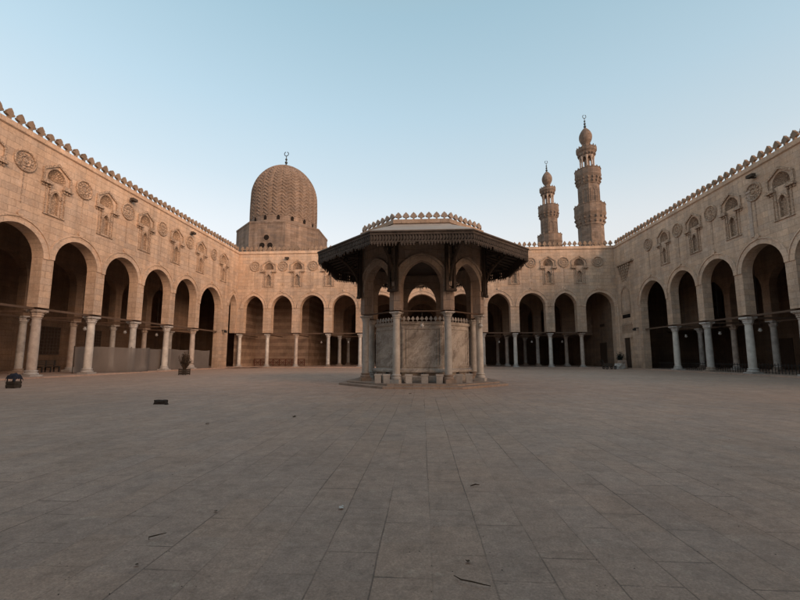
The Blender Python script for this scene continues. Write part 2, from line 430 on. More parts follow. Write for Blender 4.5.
def facade(T, t, openings, u0, u1, zb, ztop, niches=()):
    """openings (a, b, spring, apex); zb[i] = underside of the solid i (len = openings + 1). Returns MB of the wall."""
    mb = MB(); bm = mb.bm
    out = [(u0, ztop), (u0, zb[0])]
    for i, (a, b, sp, ap) in enumerate(openings):
        pts, s2 = arch_pts(a, b, sp, ap)
        out.append((a, zb[i])); out += pts; out.append((b, zb[i + 1]))
    out += [(u1, zb[-1]), (u1, ztop)]
    o2 = []
    for q in out:
        if not o2 or (abs(q[0]-o2[-1][0]) + abs(q[1]-o2[-1][1])) > 1e-5: o2.append(q)
    out = o2
    holes = []
    for c in niches:
        h = hood_outline(c); h = [(c - HOOD_A, HOOD_Z)] + h + [(c + HOOD_A, HOOD_Z)]
        holes.append(h)
        s_ = slit_outline(c); holes.append([(c - .25, 9.95)] + s_ + [(c + .25, 9.95)])
    for w_, hs in ((0, holes), (-t, [])):
        loops = [out] + hs
        flat = [q for l in loops for q in l]
        vs = [bm.verts.new(T(u, w_, z)) for u, z in flat]
        for tri in tessellate_polygon([[Vector((u, z, 0)) for u, z in l] for l in loops]):
            try: bm.faces.new([vs[i] for i in tri])
            except ValueError: pass
    n = len(out)
    for i in range(n):
        (a, b), (c, d) = out[i], out[(i + 1) % n]
        mb.face([T(a, 0, b), T(c, 0, d), T(c, -t, d), T(a, -t, b)])
    return mb

def archivolt(T, a, b, sp, ap, lim0, lim1, wd=.42, d=.05, knob=True):
    mb = MB()
    pts, s2 = arch_pts(a, b, sp, ap, 9)
    a_ = (b - a) / 2; m = (a + b) / 2; rise = ap - s2
    def off(k):
        res = []
        e = (rise*rise - a_*a_) / (2*a_); R = a_ + e; R2 = R + k
        for i, (u, z) in enumerate(pts):
            cx = m + e if i <= 9 else m - e
            v = Vector((u - cx, z - s2)).normalized() * R2
            uu, zz = cx + v.x, s2 + v.y
            if i == 9: uu, zz = m, s2 + math.sqrt(max(R2*R2 - e*e, 0))
            res.append((min(max(uu, lim0), lim1), zz))
        return res
    def band(k0, k1, w0, w1):
        A, B = off(k0), off(k1)
        for i in range(len(A) - 1):
            if abs(A[i][0]-B[i][0]) + abs(A[i][1]-B[i][1]) < 1e-4 and abs(A[i+1][0]-B[i+1][0]) + abs(A[i+1][1]-B[i+1][1]) < 1e-4: continue
            q = [A[i], A[i+1], B[i+1], B[i]]
            mb.face([T(u, w1, z) for u, z in q])
            for j, jj in ((0, 1), (2, 3)):
                mb.face([T(q[j][0], w0, q[j][1]), T(q[jj][0], w0, q[jj][1]), T(q[jj][0], w1, q[jj][1]), T(q[j][0], w1, q[j][1])])
        for i in (0, len(A) - 1):
            mb.face([T(A[i][0], w0, A[i][1]), T(B[i][0], w0, B[i][1]), T(B[i][0], w1, B[i][1]), T(A[i][0], w1, A[i][1])])
    band(.0, wd - .09, -.01, d)
    band(wd - .085, wd, -.01, d + .05)
    if knob:
        zt = s2 + math.sqrt((a_ + (rise*rise-a_*a_)/(2*a_) + wd)**2 - ((rise*rise-a_*a_)/(2*a_))**2)
        mb.prism([(m-.10, zt-.04), (m+.10, zt-.04), (m+.17, zt+.12), (m+.09, zt+.27), (m, zt+.34), (m-.09, zt+.27), (m-.17, zt+.12)], -.01, .13, T)
    return mb

def merlon_mesh(name, w_, h_, t_, mat):
    half = [(.17, 0), (.11, .08), (.10, .28), (.37, .38), (.42, .50), (.30, .60), (.24, .63), (.30, .68), (.13, .86), (0, 1.0)]
    poly = [(x * w_, z * h_) for x, z in half] + [(-x * w_, z * h_) for x, z in half[-2::-1]]
    mb = MB(); mb.prism(poly, -t_/2, t_/2, lambda u, d, z: (u, d, z))
    return mb.mesh(name, mat)
def merlon_worn(seed, **kw):
    me = merlon_mesh('merlon', .575, .68, .18, 'merlon'); rnd = random.Random(seed)
    cut = .68*rnd.choice([1, 1, .9, .84]); sl = rnd.uniform(-.2, .2)
    for v in me.vertices:
        lim = cut + v.co.x*sl
        if v.co.z > lim: v.co.z = lim
        if v.co.z > .1:
            rk = random.Random(seed*977 + round(v.co.x*400)*31 + round(v.co.z*400)); v.co.x += rk.uniform(-.014, .014); v.co.z += rk.uniform(-.014, .010)
    return me
ME_MERLON = [merlon_worn(q) for q in range(9)]

def roundel_mesh():
    mb = MB()
    R = .64
    prof = [(R, -.02), (R, .07), (R-.05, .11), (R-.10, .09), (R-.12, .03), (R-.16, .02), (.33, .02), (.31, .06), (.27, .075), (.23, .05), (.21, .015), (.14, .015), (.12, .06), (.0001, .085)]
    n = 32; rings = []
    for r, d in prof: rings.append([mb.bm.verts.new((r*math.cos(2*PI*i/n), -d, r*math.sin(2*PI*i/n))) for i in range(n)])
    for A, B in zip(rings, rings[1:]):
        for i in range(n): mb.bm.faces.new([A[i], A[(i+1) % n], B[(i+1) % n], B[i]])
    for k in range(12):
        a = 2*PI*k/12; c, s_ = math.cos(a), math.sin(a)
        def T(u, d, z): return (u*c - z*s_, d, u*s_ + z*c)
        mb.box((.335, -.055, -.05), (.46, .0, .05), T)
    for k in range(8):
        a = 2*PI*k/8; c, s_ = math.cos(a), math.sin(a)
        def T(u, d, z): return (u*c - z*s_, d, u*s_ + z*c)
        mb.box((.13, -.04, -.022), (.22, .0, .022), T)
    mb.box((-.03, -.016, -2.5), (.03, .01, -.63))
    return mb.mesh('roundel', 'carved', 40)
ME_ROUNDEL = roundel_mesh()

def niche_meshes():
    # local frame: x along wall, -y outward, z world height
    T = lambda u, d, z: (u, -d, z)
    # fluted shell recess
    mb = MB()
    out = hood_outline(0); out = [(-HOOD_A, HOOD_Z)] + out + [(HOOD_A, HOOD_Z)]
    c = (0, HOOD_Z + .02)
    lev = [(1.0, 0.0), (.93, -.10), (.78, -.20), (.55, -.28), (.30, -.33), (.08, -.35)]
    # refine outline
    fine = []
    for (a, b), (e, f) in zip(out, out[1:]):
        for k in range(2): fine.append((a + (e-a)*k/2, b + (f-b)*k/2))
    fine.append(out[-1])
    rows = []
    for r, d in lev:
        row = []
        for i, (u, z) in enumerate(fine):
            fl = (.05 if i % 2 else 0) if 0 < r < 1.0 else 0
            row.append(mb.bm.verts.new((c[0] + (u-c[0])*r, -(d - fl*(1 if r > .2 else .3)), c[1] + (z-c[1])*r)))
        rows.append(row)
    for A, B in zip(rows, rows[1:]):
        for i in range(len(A)-1): mb.bm.faces.new([A[i], A[i+1], B[i+1], B[i]])
    mb.face([(-HOOD_A, 0, HOOD_Z), (HOOD_A, 0, HOOD_Z), (.3, .36, HOOD_Z), (-.3, .36, HOOD_Z)])
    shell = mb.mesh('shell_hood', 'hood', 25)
    # frame: five-sided gable, ledge brackets, colonnettes
    mb = MB()
    P = [(-.92, 11.70), (-.92, 12.62), (0, 13.22), (.92, 12.62), (.92, 11.70)]
    Q = [(-.80, 11.70), (-.80, 12.55), (0, 13.06), (.80, 12.55), (.80, 11.70)]
    for i in range(4): mb.prism([P[i], P[i+1], Q[i+1], Q[i]], -.01, .10, T)
    for s_ in (-1, 1):
        for k, (z0, x1, d) in enumerate(((11.66, .98, .22), (11.78, .90, .16), (11.88, .84, .10))):
            x0 = .36 + .06 * k
            mb.box((s_*x0, -.01, z0), (s_*x1, d, z0 + .10), lambda u, dd, z: (u, -dd, z))
        # stalactites under the shelf
        for q in range(3):
            xx = s_*(.46 + .2*q); mb.box((xx-.06, -.01, 11.52), (xx+.06, .12 - .02*q, 11.655), lambda u, dd, z: (u, -dd, z))
        mb.box((s_*.40-.04, -.01, 9.86), (s_*.40+.04, .09, 11.50), lambda u, dd, z: (u, -dd, z))
        mb.box((s_*.62-.03, -.01, 9.86), (s_*.62+.03, .05, 11.50), lambda u, dd, z: (u, -dd, z))
        mb.box((s_*.40-.07, -.01, 11.02), (s_*.40+.07, .12, 11.14), lambda u, dd, z: (u, -dd, z))
    # keel moulding over the slit
    o = arch_pts(-.25, .25, 10.95, 11.36, 5)[0]; o2 = arch_pts(-.33, .33, 10.95, 11.48, 5)[0]
    for i in range(len(o)-1): mb.prism([o[i], o[i+1], o2[i+1], o2[i]], -.01, .06, T)
    mb.box((-.70, -.01, 9.80), (.70, .07, 9.858), lambda u, dd, z: (u, -dd, z))
    frame = mb.mesh('frame', 'carved')
    mb = MB()
    s_ = [(-.25, 9.95)] + slit_outline(0) + [(.25, 9.95)]
    vs = [mb.bm.verts.new((u, .16, z)) for u, z in s_]
    for t in tessellate_polygon([[Vector((u, z, 0)) for u, z in s_]]): mb.bm.faces.new([vs[i] for i in t])
    for i in range(len(s_)):
        (a, b), (c_, d) = s_[i], s_[(i+1) % len(s_)]
        mb.face([(a, 0, b), (c_, 0, d), (c_, .16, d), (a, .16, b)])
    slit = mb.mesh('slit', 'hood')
    return shell, frame, slit
ME_SHELL, ME_NFRAME, ME_SLIT = niche_meshes()

def column_meshes(tag_, r, h0, h1, ztop, mat, segs=18):
    """shaft, capital, base; z from the floor, capital h1..ztop"""
    mb = MB()
    prof = [(r, h0), (r*1.0, h0+.1), (r*.99, (h0+h1)*.45), (r*.90, h1-.15), (r*.88, h1-.06), (r*1.02, h1-.05), (r*1.02, h1)]
    mb.lathe(prof, segs); sh = mb.mesh('shaft', mat, 40)
    mb = MB(); H = ztop - h1
    def mod(k, i): return 1.0 + (.10 if (i % 2 == 0 and 1 <= k <= 5) else 0)
    mb.lathe([(r*.92, h1), (r*1.12, h1+H*.16), (r*1.05, h1+H*.30), (r*1.22, h1+H*.46), (r*1.14, h1+H*.56), (r*1.42, h1+H*.72), (r*1.30, h1+H*.75)], 16, mod=mod)
    for k in range(4):
        a = PI/4 + k*PI/2
        mb.ball((r*1.50*math.cos(a), r*1.50*math.sin(a), h1+H*.68), r*.2, (1, 1, 1.1), 1)
    q = r*1.45; mb.box((-q, -q, h1+H*.751), (q, q, ztop - .001))
    ca = mb.mesh('capital', 'white_stone' if mat != 'shaft_c' else 'grey_trim', 40)
    mb = MB()
    q = r*1.52; mb.box((-q, -q, 0), (q, q, h0*.42))
    mb.lathe([(r*1.42, h0*.42), (r*1.5, h0*.52), (r*1.42, h0*.64), (r*1.16, h0*.70), (r*1.14, h0*.78), (r*1.3, h0*.84), (r*1.28, h0*.95), (r*1.05, h0*1.0)], segs)
    ba = mb.mesh('base', 'white_stone' if mat != 'shaft_b' else 'grey_trim', 40)
    return sh, ca, ba
COLS_SIDE = [column_meshes('s', .245, .46, 3.55, 4.03, m) for m in ('shaft_a', 'shaft_b', 'shaft_a', 'shaft_c')]
COLS_BACK = [column_meshes('b', .215, .40, 3.62, 4.03, m) for m in ('shaft_a', 'shaft_a', 'shaft_c', 'shaft_b')]
COLS_IN = [column_meshes('i', .225, .36, 3.58, 4.03, m) for m in ('shaft_b', 'shaft_c')]
def add_column(parent, kind, x, y, rz=0, z=0.0):
    sh, ca, ba = kind
    s_ = put('column', sh, parent, (x, y, z), rz)
    put('capital', ca, s_, (x, y, z), rz + 0); put('base', ba, s_, (x, y, z))
    for c in s_.children: c.location = (0, 0, 0); c.rotation_euler = (0, 0, 0)
    return s_

TL = lambda u, d, z: (WX_L + d, u, z)
TR = lambda u, d, z: (WX_R - d, u, z)
TB = lambda u, d, z: (u, YB - d, z)

def build_arcade(T, rz, root, cols, openings, ends, zb, kinds, t=.7, niches=None, merl=(0, 1, .585), roundels=None, colw=None, beam=True, roofrect=None, stop=None):
    u0, u1 = ends
    part('wall', facade(T, t, openings, u0, u1, zb, 14.32, niches), 'lime', root)
    # string course and coping
    mb = MB(); mb.prism([(0, 13.90), (.09, 13.96), (.11, 14.04), (.0, 14.08)], u0, u1, lambda d, u, z: T(u, d - .005, z)); 
    part('cornice', mb, 'lime_trim', root)
    for i, (a, b, sp, ap) in enumerate(openings):
        l0 = (openings[i-1][1] + a)/2 if i else a - .45
        l1 = (openings[i+1][0] + b)/2 if i < len(openings)-1 else b + .45
        if a - l0 > .5: l0 = a - .45
        if l1 - b > .5: l1 = b + .45
        part('archivolt', archivolt(T, a, b, sp, ap, l0 + .001, l1 - .001), 'lime_trim', root)
    for u in (roundels or []):
        x, y, z = T(u, 0, 12.40); put('roundel', ME_ROUNDEL, root, (x, y, z), rz)
    for u in niches:
        x, y, z = T(u, 0, 0)
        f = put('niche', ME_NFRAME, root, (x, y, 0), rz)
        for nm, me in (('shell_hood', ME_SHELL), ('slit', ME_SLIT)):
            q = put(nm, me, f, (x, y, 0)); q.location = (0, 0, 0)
    for k, u in enumerate(cols):
        x, y, z = T(u, -t/2, 0)
        add_column(root, kinds[k % len(kinds)], x, y, rz)
    m0, m1, st = merl; n = int(round((m1 - m0)/st)); 
    for k in range(n):
        x, y, z = T(m0 + (k + .5)*(m1 - m0)/n, -.15, 14.318); put('merlon', random.choice(ME_MERLON), root, (x, y, z), rz + random.uniform(-.05, .05))
    if beam:
        mb = MB(); a, b = beam
        mb.box((a, -t/2 - .07, 4.031), (b, -t/2 + .07, 4.16), lambda u, d, z: T(u, d, z))
        part('tie_beam', mb, 'beam', root)
        for u in cols:
            mb = MB(); mb.box((u - .06, -5.35, 3.90), (u + .06, -t/2 - .25, 4.02), lambda u, d, z: T(u, d, z)); part('cross_tie', mb, 'beam', root)
    if roofrect:
        mb = MB(); mb.box(*roofrect); part('roof', mb, 'roofing', root)

def openings_from(cols, pw, spring=7.15, apex=8.75):
    return [(a + pw/2, b - pw/2, spring, apex) for a, b in zip(cols, cols[1:])]

# left side
cl = [9.75, 13.6, 17.5, 21.4, 25.2, 29.1, 33.1, 37.05]
opl = openings_from(cl, .70) + [(37.40, 41.42, 7.15, 8.75), (43.28, 44.98, 7.30, 8.75)]
zbl = [4.162]*8 + [0.0, 4.162]
left = thing('arcade', (WX_L, 27, 0), 'sunlit left arcade with pale marble columns, shell niches and grey cloth screen behind it', 'arcade', 'courtyard arcades')
build_arcade(TL, PI/2, left, [c for c in cl], opl, (9.4, YB - .002), zbl, COLS_SIDE, .7, cl[1:] + [41.6], (9.4, YB, .585),
             [(a+b)/2 for a, b, _, _ in opl[:-1]], beam=(9.4, 41.4), roofrect=((-36.5, 9.4, 11.6), (WX_L - .702, 45.999, 11.9)))
# right side
cr = [8.7, 12.6, 16.5, 20.4, 24.3, 28.2, 32.1, 36.05]
opr = openings_from(cr, .70) + [(36.40, 40.55, 7.15, 8.75)]
zbr = [4.162]*8 + [0.0]
right = thing('arcade', (WX_R, 27, 0), 'shaded right arcade ending in a doorway and tall carved panel near the corner', 'arcade', 'courtyard arcades')
build_arcade(TR, -PI/2, right, cr, opr, (8.35, YB - .002), [4.162]*8 + [0.0], COLS_SIDE[::-1], .7, cr[1:], (8.35, YB, .585),
             [(a+b)/2 for a, b, _, _ in opr], beam=(8.35, 40.5), roofrect=((WX_R + .702, 8.35, 11.6), (36.5, 45.999, 11.9)))
# back
cb = [-22.30, -18.83, -15.25, -11.31, -7.43, -2.48, 2.50, 7.22, 10.90, 14.94, 18.52]
opb = openings_from(cb, 1.0) + [(19.02, 22.25, 7.15, 8.78)]
zbb = [4.162]*11 + [0.0]
back = thing('arcade', (0, YB, 0), 'far arcade behind the fountain with the dome and minarets rising over it', 'arcade', 'courtyard arcades')
cbn = cb[1:]
build_arcade(TB, 0, back, cb, opb, (WX_L + .002, WX_R - .002), zbb, COLS_BACK, .8, cbn, (WX_L, WX_R, .585),
             [(a+b)/2 for a, b, _, _ in opb], beam=(-22.6, 18.6), roofrect=((-36.4, YB + .802, 11.6), (36.4, 66, 11.9)))

# unseen fourth side of the court, added and set close to shade the near paving
nearT = lambda u, d, z: (u, -1.2 + d, z)
cn = [-22.6 + 4.52*i for i in range(11)]
nr = thing('near_shade_arcade', (0, -1.5, 0), 'unseen near side of the court, added behind the camera to shade the paving', 'arcade')
part('wall', facade(nearT, .7, openings_from(cn, 1.0), WX_L - .7, WX_R + .7, [0.0]*11, 14.32), 'lime', nr)
part('roof', (lambda m: (m.box((-23.3, -9.5, 11.6), (23.3, -1.902, 11.9)), m)[1])(MB()), 'roofing', nr)
part('rear_wall', (lambda m: (m.box((-23.3, -10, 0), (23.3, -9.502, 12)), m)[1])(MB()), 'inner', nr)
for T_, X_, e_ in ((TL, WX_L, 9.39), (TR, WX_R, 8.34)):
    part('shade_return_wall', facade(T_, .7, openings_from([-.7, 3.8, 8.3], .8), -1.19, e_, [0.0]*3, 14.32), 'lime', nr)  # unseen side returns added to keep low sun off the near paving

# door, slot and blind panel in the right wall near the corner
def Rm(u, d, z): return TR(u, d, z)
mb = MB(); mb.box((42.62, -.01, .0), (42.80, .10, 3.35), Rm); mb.box((44.02, -.01, .0), (44.20, .10, 3.35), Rm); mb.box((42.50, -.01, 3.352), (44.32, .14, 3.66), Rm)
df = part('door_frame', mb, 'lime_trim', right)
mb = MB(); mb.box((42.802, -.01, .10), (44.018, .015, 3.35), Rm)
for k in range(3): mb.box((42.84 + .40*k, .0, .3), (43.18 + .40*k, .04, 3.2), Rm)
dd = part('door', mb, 'door', right); mb = MB(); mb.ball(Rm(43.5, .06, 1.3), .06, sub=1); part('handle', mb, 'iron', dd)
mb = MB(); mb.box((42.6, -.01, 5.55), (44.2, .02, 5.95), Rm); part('slot_window', mb, 'dark', right)
mb = MB(); mb.box((42.4, -.01, 4.75), (44.4, .05, 5.0), Rm); mb.box((42.4, -.01, 6.1), (44.4, .06, 6.3), Rm)
for k in range(5): mb.box((42.3, -.01, 3.9 + .18*k), (44.5, .02 + .006*k, 4.02 + .18*k), Rm)
part('lintel', mb, 'carved', right)
mb = MB()
o, _ = arch_pts(42.55, 44.15, 7.9, 9.0, 6); o2, _ = arch_pts(42.40, 44.30, 7.9, 9.2, 6)
for i in range(len(o)-1): mb.prism([o[i], o[i+1], o2[i+1], o2[i]], -.01, .07, Rm)
for a in (42.40, 44.15): mb.box((a, -.01, 6.35), (a + .15, .07, 7.9), Rm)
for k in range(6):
    z = 9.7 + .3*k; x0 = 42.9 - .20*k; x1 = 43.9 + .12*k
    for q in range(4 + k//2):
        uu = x0 + (x1 - x0)*(q + .5)/(4 + k//2); mb.box((uu - .10, -.01, z), (uu + .10, .04 + .03*k, z + .26), Rm)
mb.box((41.3, -.01, 11.52), (44.6, .26, 11.72), Rm)
part('blind_panel', mb, 'carved', right)
# wall bracket lamps on the two corner piers
for rt, T_, u in ((left, TL, 41.9), (right, TR, 41.2)):
    mb = MB(); mb.box((u, -.01, 4.22), (u + .12, .45, 4.30), T_); mb.box((u - .06, .3, 4.0), (u + .18, .55, 4.22), T_); part('bracket_lamp', mb, 'iron', rt)

# inner rows, rear walls, sanctuary
def inner_arcade(T, cols, ends, label, pw=.7, t=.6, top=11.6, last=None, kinds=COLS_IN, beam=True, z0=.09):
    ops = openings_from(cols, pw, 6.95, 8.5)
    x, y, z = T((ends[0]+ends[1])/2, -t/2, 0)
    r = thing('inner_arcade', (x, y, z0), label, 'arcade', 'inner arcade rows')
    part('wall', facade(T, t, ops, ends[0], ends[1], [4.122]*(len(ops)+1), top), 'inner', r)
    for k, u in enumerate(cols):
        X, Y, Z = T(u, -t/2, 0); add_column(r, kinds[k % len(kinds)], X, Y, 0, z0)
    if beam:
        mb = MB(); mb.box((ends[0], -t/2-.06, 4.0), (ends[1], -t/2+.06, 4.12), T); part('tie_beam', mb, 'beam', r)
    return r
inner_arcade(lambda u, d, z: (-27.75 + d, u, z), [9.75, 13.6, 17.5, 21.4, 25.2, 29.1, 33.1, 37.05, 41.0], (9.4, 45.0), 'second row of columns inside the left arcade, in brown shade')
inner_arcade(lambda u, d, z: (27.7 - d, u, z), [8.7, 12.6, 16.5, 20.4, 24.3, 28.2, 32.1, 36.05, 40.2], (8.35, 45.0), 'second row of columns deep in the dark right arcade')
inner_arcade(lambda u, d, z: (u, 51.2 - d, z), [-11.2, -7.4, -2.48, 2.5, 7.3, 11.2, 15.2, 18.9], (-12.2, 22.2), 'second row of columns inside the far arcade, behind its front columns', 1.0)
inner_arcade(lambda u, d, z: (u, 57.4 - d, z), [-11.2, -7.4, -2.48, 2.5, 7.3, 11.2, 15.2, 18.9], (-12.2, 22.2), 'third, deepest row of columns inside the far arcade', 1.0)
def wall(name, boxes, mat, label, loc):
    mb = MB()
    for a, b in boxes: mb.box(a, b)
    r = thing(name, loc, label, 'wall'); part('masonry', mb, mat, r); return r
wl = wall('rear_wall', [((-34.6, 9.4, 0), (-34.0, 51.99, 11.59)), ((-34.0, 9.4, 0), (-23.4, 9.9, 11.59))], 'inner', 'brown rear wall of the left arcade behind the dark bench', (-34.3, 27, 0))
for y in (33.0, 37.6):
    mb = MB(); mb.box((-34.01, y - .9, 1.5), (-33.93, y + .9, 4.0)); f = part('window', mb, 'door', wl)
    mb = MB()
    for k in range(7): mb.box((-33.93, y - .9 + .3*k - .025, 1.5), (-33.89, y - .9 + .3*k + .025, 4.0))
    for k in range(9): mb.box((-33.935, y - .9, 1.5 + .31*k - .025), (-33.90, y + .9, 1.5 + .31*k + .025))
    part('grille', mb, 'wood_pale', f)
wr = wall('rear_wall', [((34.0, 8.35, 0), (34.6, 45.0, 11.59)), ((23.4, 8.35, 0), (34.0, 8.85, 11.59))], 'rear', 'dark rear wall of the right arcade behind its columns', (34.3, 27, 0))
for y in (20, 26, 32, 38):
    mb = MB(); mb.box((33.94, y - .8, .1), (34.01, y + .8, 3.0)); part('door', mb, 'door', wr)
ws = wall('rear_wall', [((-15.39, 64, 0), (30, 64.6, 11.59))], 'rear', 'dark rear wall of the hall seen between the far columns', (4, 64.3, 0))
wc = wall('side_wall', [((22.26, 46.05, 0), (23.0, 64, 11.59))], 'inner', 'shaded side wall with a dark doorway inside the last arch at right', (22.6, 55, 0))
mb = MB(); mb.box((22.2, 47.6, .1), (22.27, 49.3, 3.0)); mb.box((22.21, 47.9, 5.0), (22.27, 49.0, 5.3)); part('door', mb, 'door', wc)
# short return walls that close the corners
wall('corner_wall', [((-36.4, 52.0, 0), (-23.21, 52.6, 11.59))], 'rear', 'brown wall closing the left arcade at its far end', (-29.8, 52.3, 0))
wall('corner_wall', [((23.4, 45.1, 0), (34.6, 45.7, 11.59))], 'rear', 'dark wall closing the right arcade at its far end', (29, 45.4, 0))
wall('striped_wall', [((-23.2, 51.0, 0), (-15.4, 51.6, 11.59)), ((-16.0, 51.602, 0), (-15.4, 64.6, 11.59)), ((-23.2, 46.004, 0), (-22.7, 50.998, 11.59))], 'ablaq', 'brown and cream striped masonry wall inside the far left arches', (-19, 51.3, 0))
fr = thing('railing', (-19.0, 50.2, .09), 'low red-brown wooden railing in front of the striped wall', 'railing')
mb = MB()
for k in range(9): mb.box((-22.4 + .85*k - .05, 50.17, .09), (-22.4 + .85*k + .05, 50.25, .95))
part('post', mb, 'red_rail', fr)
mb = MB(); mb.box((-22.45, 50.16, .952), (-15.55, 50.26, 1.05)); mb.box((-22.45, 50.251, .5), (-15.55, 50.29, .56))
for k in range(8):
    x = -22.35 + .85*k; mb.tube([(x, 50.27, .15), (x + .75, 50.27, .9)], .03, 4); mb.tube([(x, 50.29, .9), (x + .75, 50.29, .15)], .03, 4)
part('rail', mb, 'red_rail', fr)
fr = thing('railing', (23.9, 30, .09), 'low dark iron railing behind the right-hand columns', 'railing')
mb = MB(); mb.box((23.87, 18, .66), (23.93, 40.4, .70)); mb.box((23.88, 18, .16), (23.92, 40.4, .19)); part('rail', mb, 'iron', fr)
mb = MB()
y = 18.0
while y < 40.4: mb.box((23.885, y - .013, .09), (23.915, y + .013, .80)); y += .24
part('bars', mb, 'iron', fr)

# ------------------------------------------------------------------ fountain pavilion
FX, FY = 0.0, 18.5
AP = 1.1646 * 2.41421; HF = 1.1646
fo = thing('fountain_pavilion', (FX, FY, 0), 'octagonal domeless fountain pavilion with marble basin and wide dark carved wooden eave in mid courtyard', 'fountain')
fo['label'] = 'octagonal fountain pavilion with veined marble basin and wide dark carved wooden eave in mid courtyard'
def octT(k, ap):
    a = -PI/2 + k*PI/4; nx, ny = math.cos(a), math.sin(a); tx, ty = -ny, nx
    def T(u, d, z):
        q = (ap + d)/ap
        return (FX + nx*(ap + d) + tx*u*q, FY + ny*(ap + d) + ty*u*q, z)
    return T
def octring(mb, pr, closed=True):                 # pr: list of (apothem, z); octagonal lathe
    k = 1/math.cos(PI/8); rings = []
    for ap, z in pr: rings.append([mb.bm.verts.new((FX + ap*k*math.cos(-PI/2 + PI/8 + i*PI/4), FY + ap*k*math.sin(-PI/2 + PI/8 + i*PI/4), z)) for i in range(8)])
    n = len(rings)
    for j in range(n if closed else n-1):
        A, B = rings[j], rings[(j+1) % n]
        for i in range(8): mb.bm.faces.new([A[i], A[(i+1) % 8], B[(i+1) % 8], B[i]])
    return rings
mb = MB(); r = octring(mb, [(3.70, -.1), (3.70, .085), (3.66, .10), (3.36, .10), (3.36, .16), (.3, .16)], False); mb.bm.faces.new(r[-1])
part('platform', mb, 'grey_stone', fo)
RV = AP/math.cos(PI/8)
COLS_F = [column_meshes('f', .155, .36, 2.72, 3.10-.16, m, 16) for m in ('shaft_b', 'shaft_a')]
order = [0, 1, 0, 1, 1, 0, 1, 0]
for k in range(8):
    a = -PI/2 + PI/8 + k*PI/4; rr = RV - .24
    add_column(fo, COLS_F[k % 2], FX + rr*math.cos(a), FY + rr*math.sin(a), a, .16)
for k in range(8):
    T = octT(k, AP)
    ops = [(-.89, .89, 4.15, 5.27)]
    wm = facade(T, .34, ops, -HF, HF, [3.16, 3.16], 7.04)
    wpart = part('arcade_wall', wm, 'grey_stone', fo)
    av = archivolt(T, -.89, .89, 4.15, 5.27, -HF + .012, HF - .012, .30, .03, False)
    part('archivolt', av, 'grey_trim', wpart)
    mb = MB(); mb.box((-HF - .0, -.01, 6.86), (HF, .06, 7.03), T); part('coping', mb, 'lime', wpart)
mb = MB()
for k in range(8):
    T = octT(k, AP); mb.box((-HF+.003, -.23, 3.105), (HF-.003, -.13, 3.155), T)
part('tie_beam', mb, 'beam', fo)
ME_FM = merlon_mesh('merlon', .365, .34, .09, 'grey_trim')
for k in range(8):
    T = octT(k, AP); a = -PI/2 + k*PI/4
    for j in range(7):
        x, y, z = T(-HF + (j + .5)*2*HF/7, -.06, 7.038); put('merlon', ME_FM, fo, (x, y, z), a + PI/2)
mb = MB(); r = octring(mb, [(AP - .35, 5.75), (.2, 5.75)], False); mb.bm.faces.new(r[-1]); part('ceiling', mb, 'wood', fo)
mb = MB(); r = octring(mb, [(AP - .35, 6.95), (.2, 6.98)], False); mb.bm.faces.new(r[-1]); part('flat_roof', mb, 'lead', fo)
# eave: sloping lead roof, board soffit, carved hanging fringe
EA = 4.663; EH = 1.9316
mb = MB(); octring(mb, [(AP + .005, 6.84), (AP + .25, 6.70), (EA + .012, 5.955), (EA + .012, 5.935), (AP + .25, 6.60), (AP + .005, 6.74)])
part('eave_roof', mb, 'lead', fo)
mb = MB(); octring(mb, [(AP + .005, 6.55), (EA - .03, 5.92), (EA - .03, 5.86), (AP + .005, 6.40)]); so = part('soffit', mb, 'wood', fo)
mb = MB()
for k in range(8):
    T = octT(k, AP)
    for j in range(-3, 4):
        u = j*.32
        P = lambda d, z: T(u, d, z)
        mb.tube([T(u, .02, 6.36), T(u*1.0, EA - AP - .06, 5.84)], .035, 4)
part('rafters', mb, 'wood', so)
def fringe(T, rnd=random.Random(5)):
    mb = MB(); h = EH
    top, bot = 5.92, 5.37
    mb.box((-h, -.05, 5.78), (h, .0, 5.925), T)                     # solid head rail
    mb.box((-h, -.002, 5.88), (h, .035, 5.928), T)
    mb.box((-h, -.045, 5.50), (h, -.005, 5.545), T)
    # pierced panels between the two rails
    n = 34; st = 2*h/n
    for i in range(n):
        u = -h + (i + .5)*st
        mb.box((u - st*.5, -.04, 5.545), (u - st*.5 + .035, -.01, 5.78), T)
        z = 5.662
        mb.prism([(u, z - .11), (u + st*.36, z), (u, z + .11), (u - st*.36, z)], -.035, -.004, T)
        # tongues
        w_ = st*.42*rnd.uniform(.8, 1.05); dz = rnd.choice([0, 0, 0, -.015, .03, .05])
        if rnd.random() < .06: continue
        mb.prism([(u - w_, 5.505), (u - w_, 5.45), (u - w_*.35, 5.43 + dz*.5), (u - w_*.55, 5.40 + dz*.7), (u, 5.35 + dz), (u + w_*.55, 5.40 + dz*.7), (u + w_*.35, 5.43 + dz*.5), (u + w_, 5.45), (u + w_, 5.505)], -.04, -.01, T)
    return mb
for k in range(8):
    T = octT(k, EA)
    part('fringe', fringe(T), 'wood_pale', fo)
    mb = MB(); mb.box((-EH + .06, -.085, 5.40), (EH - .06, -.06, 5.90), T)
    # backing slats behind the piercing
    mb2 = MB()
    n = 40
    for i in range(n):
        u = -EH + (i + .5)*2*EH/n; mb2.box((u - .03, -.08, 5.47), (u + .03, -.06, 5.90), T)
    mb.bm.free(); part('slats', mb2, 'wood', fo.children[-1])
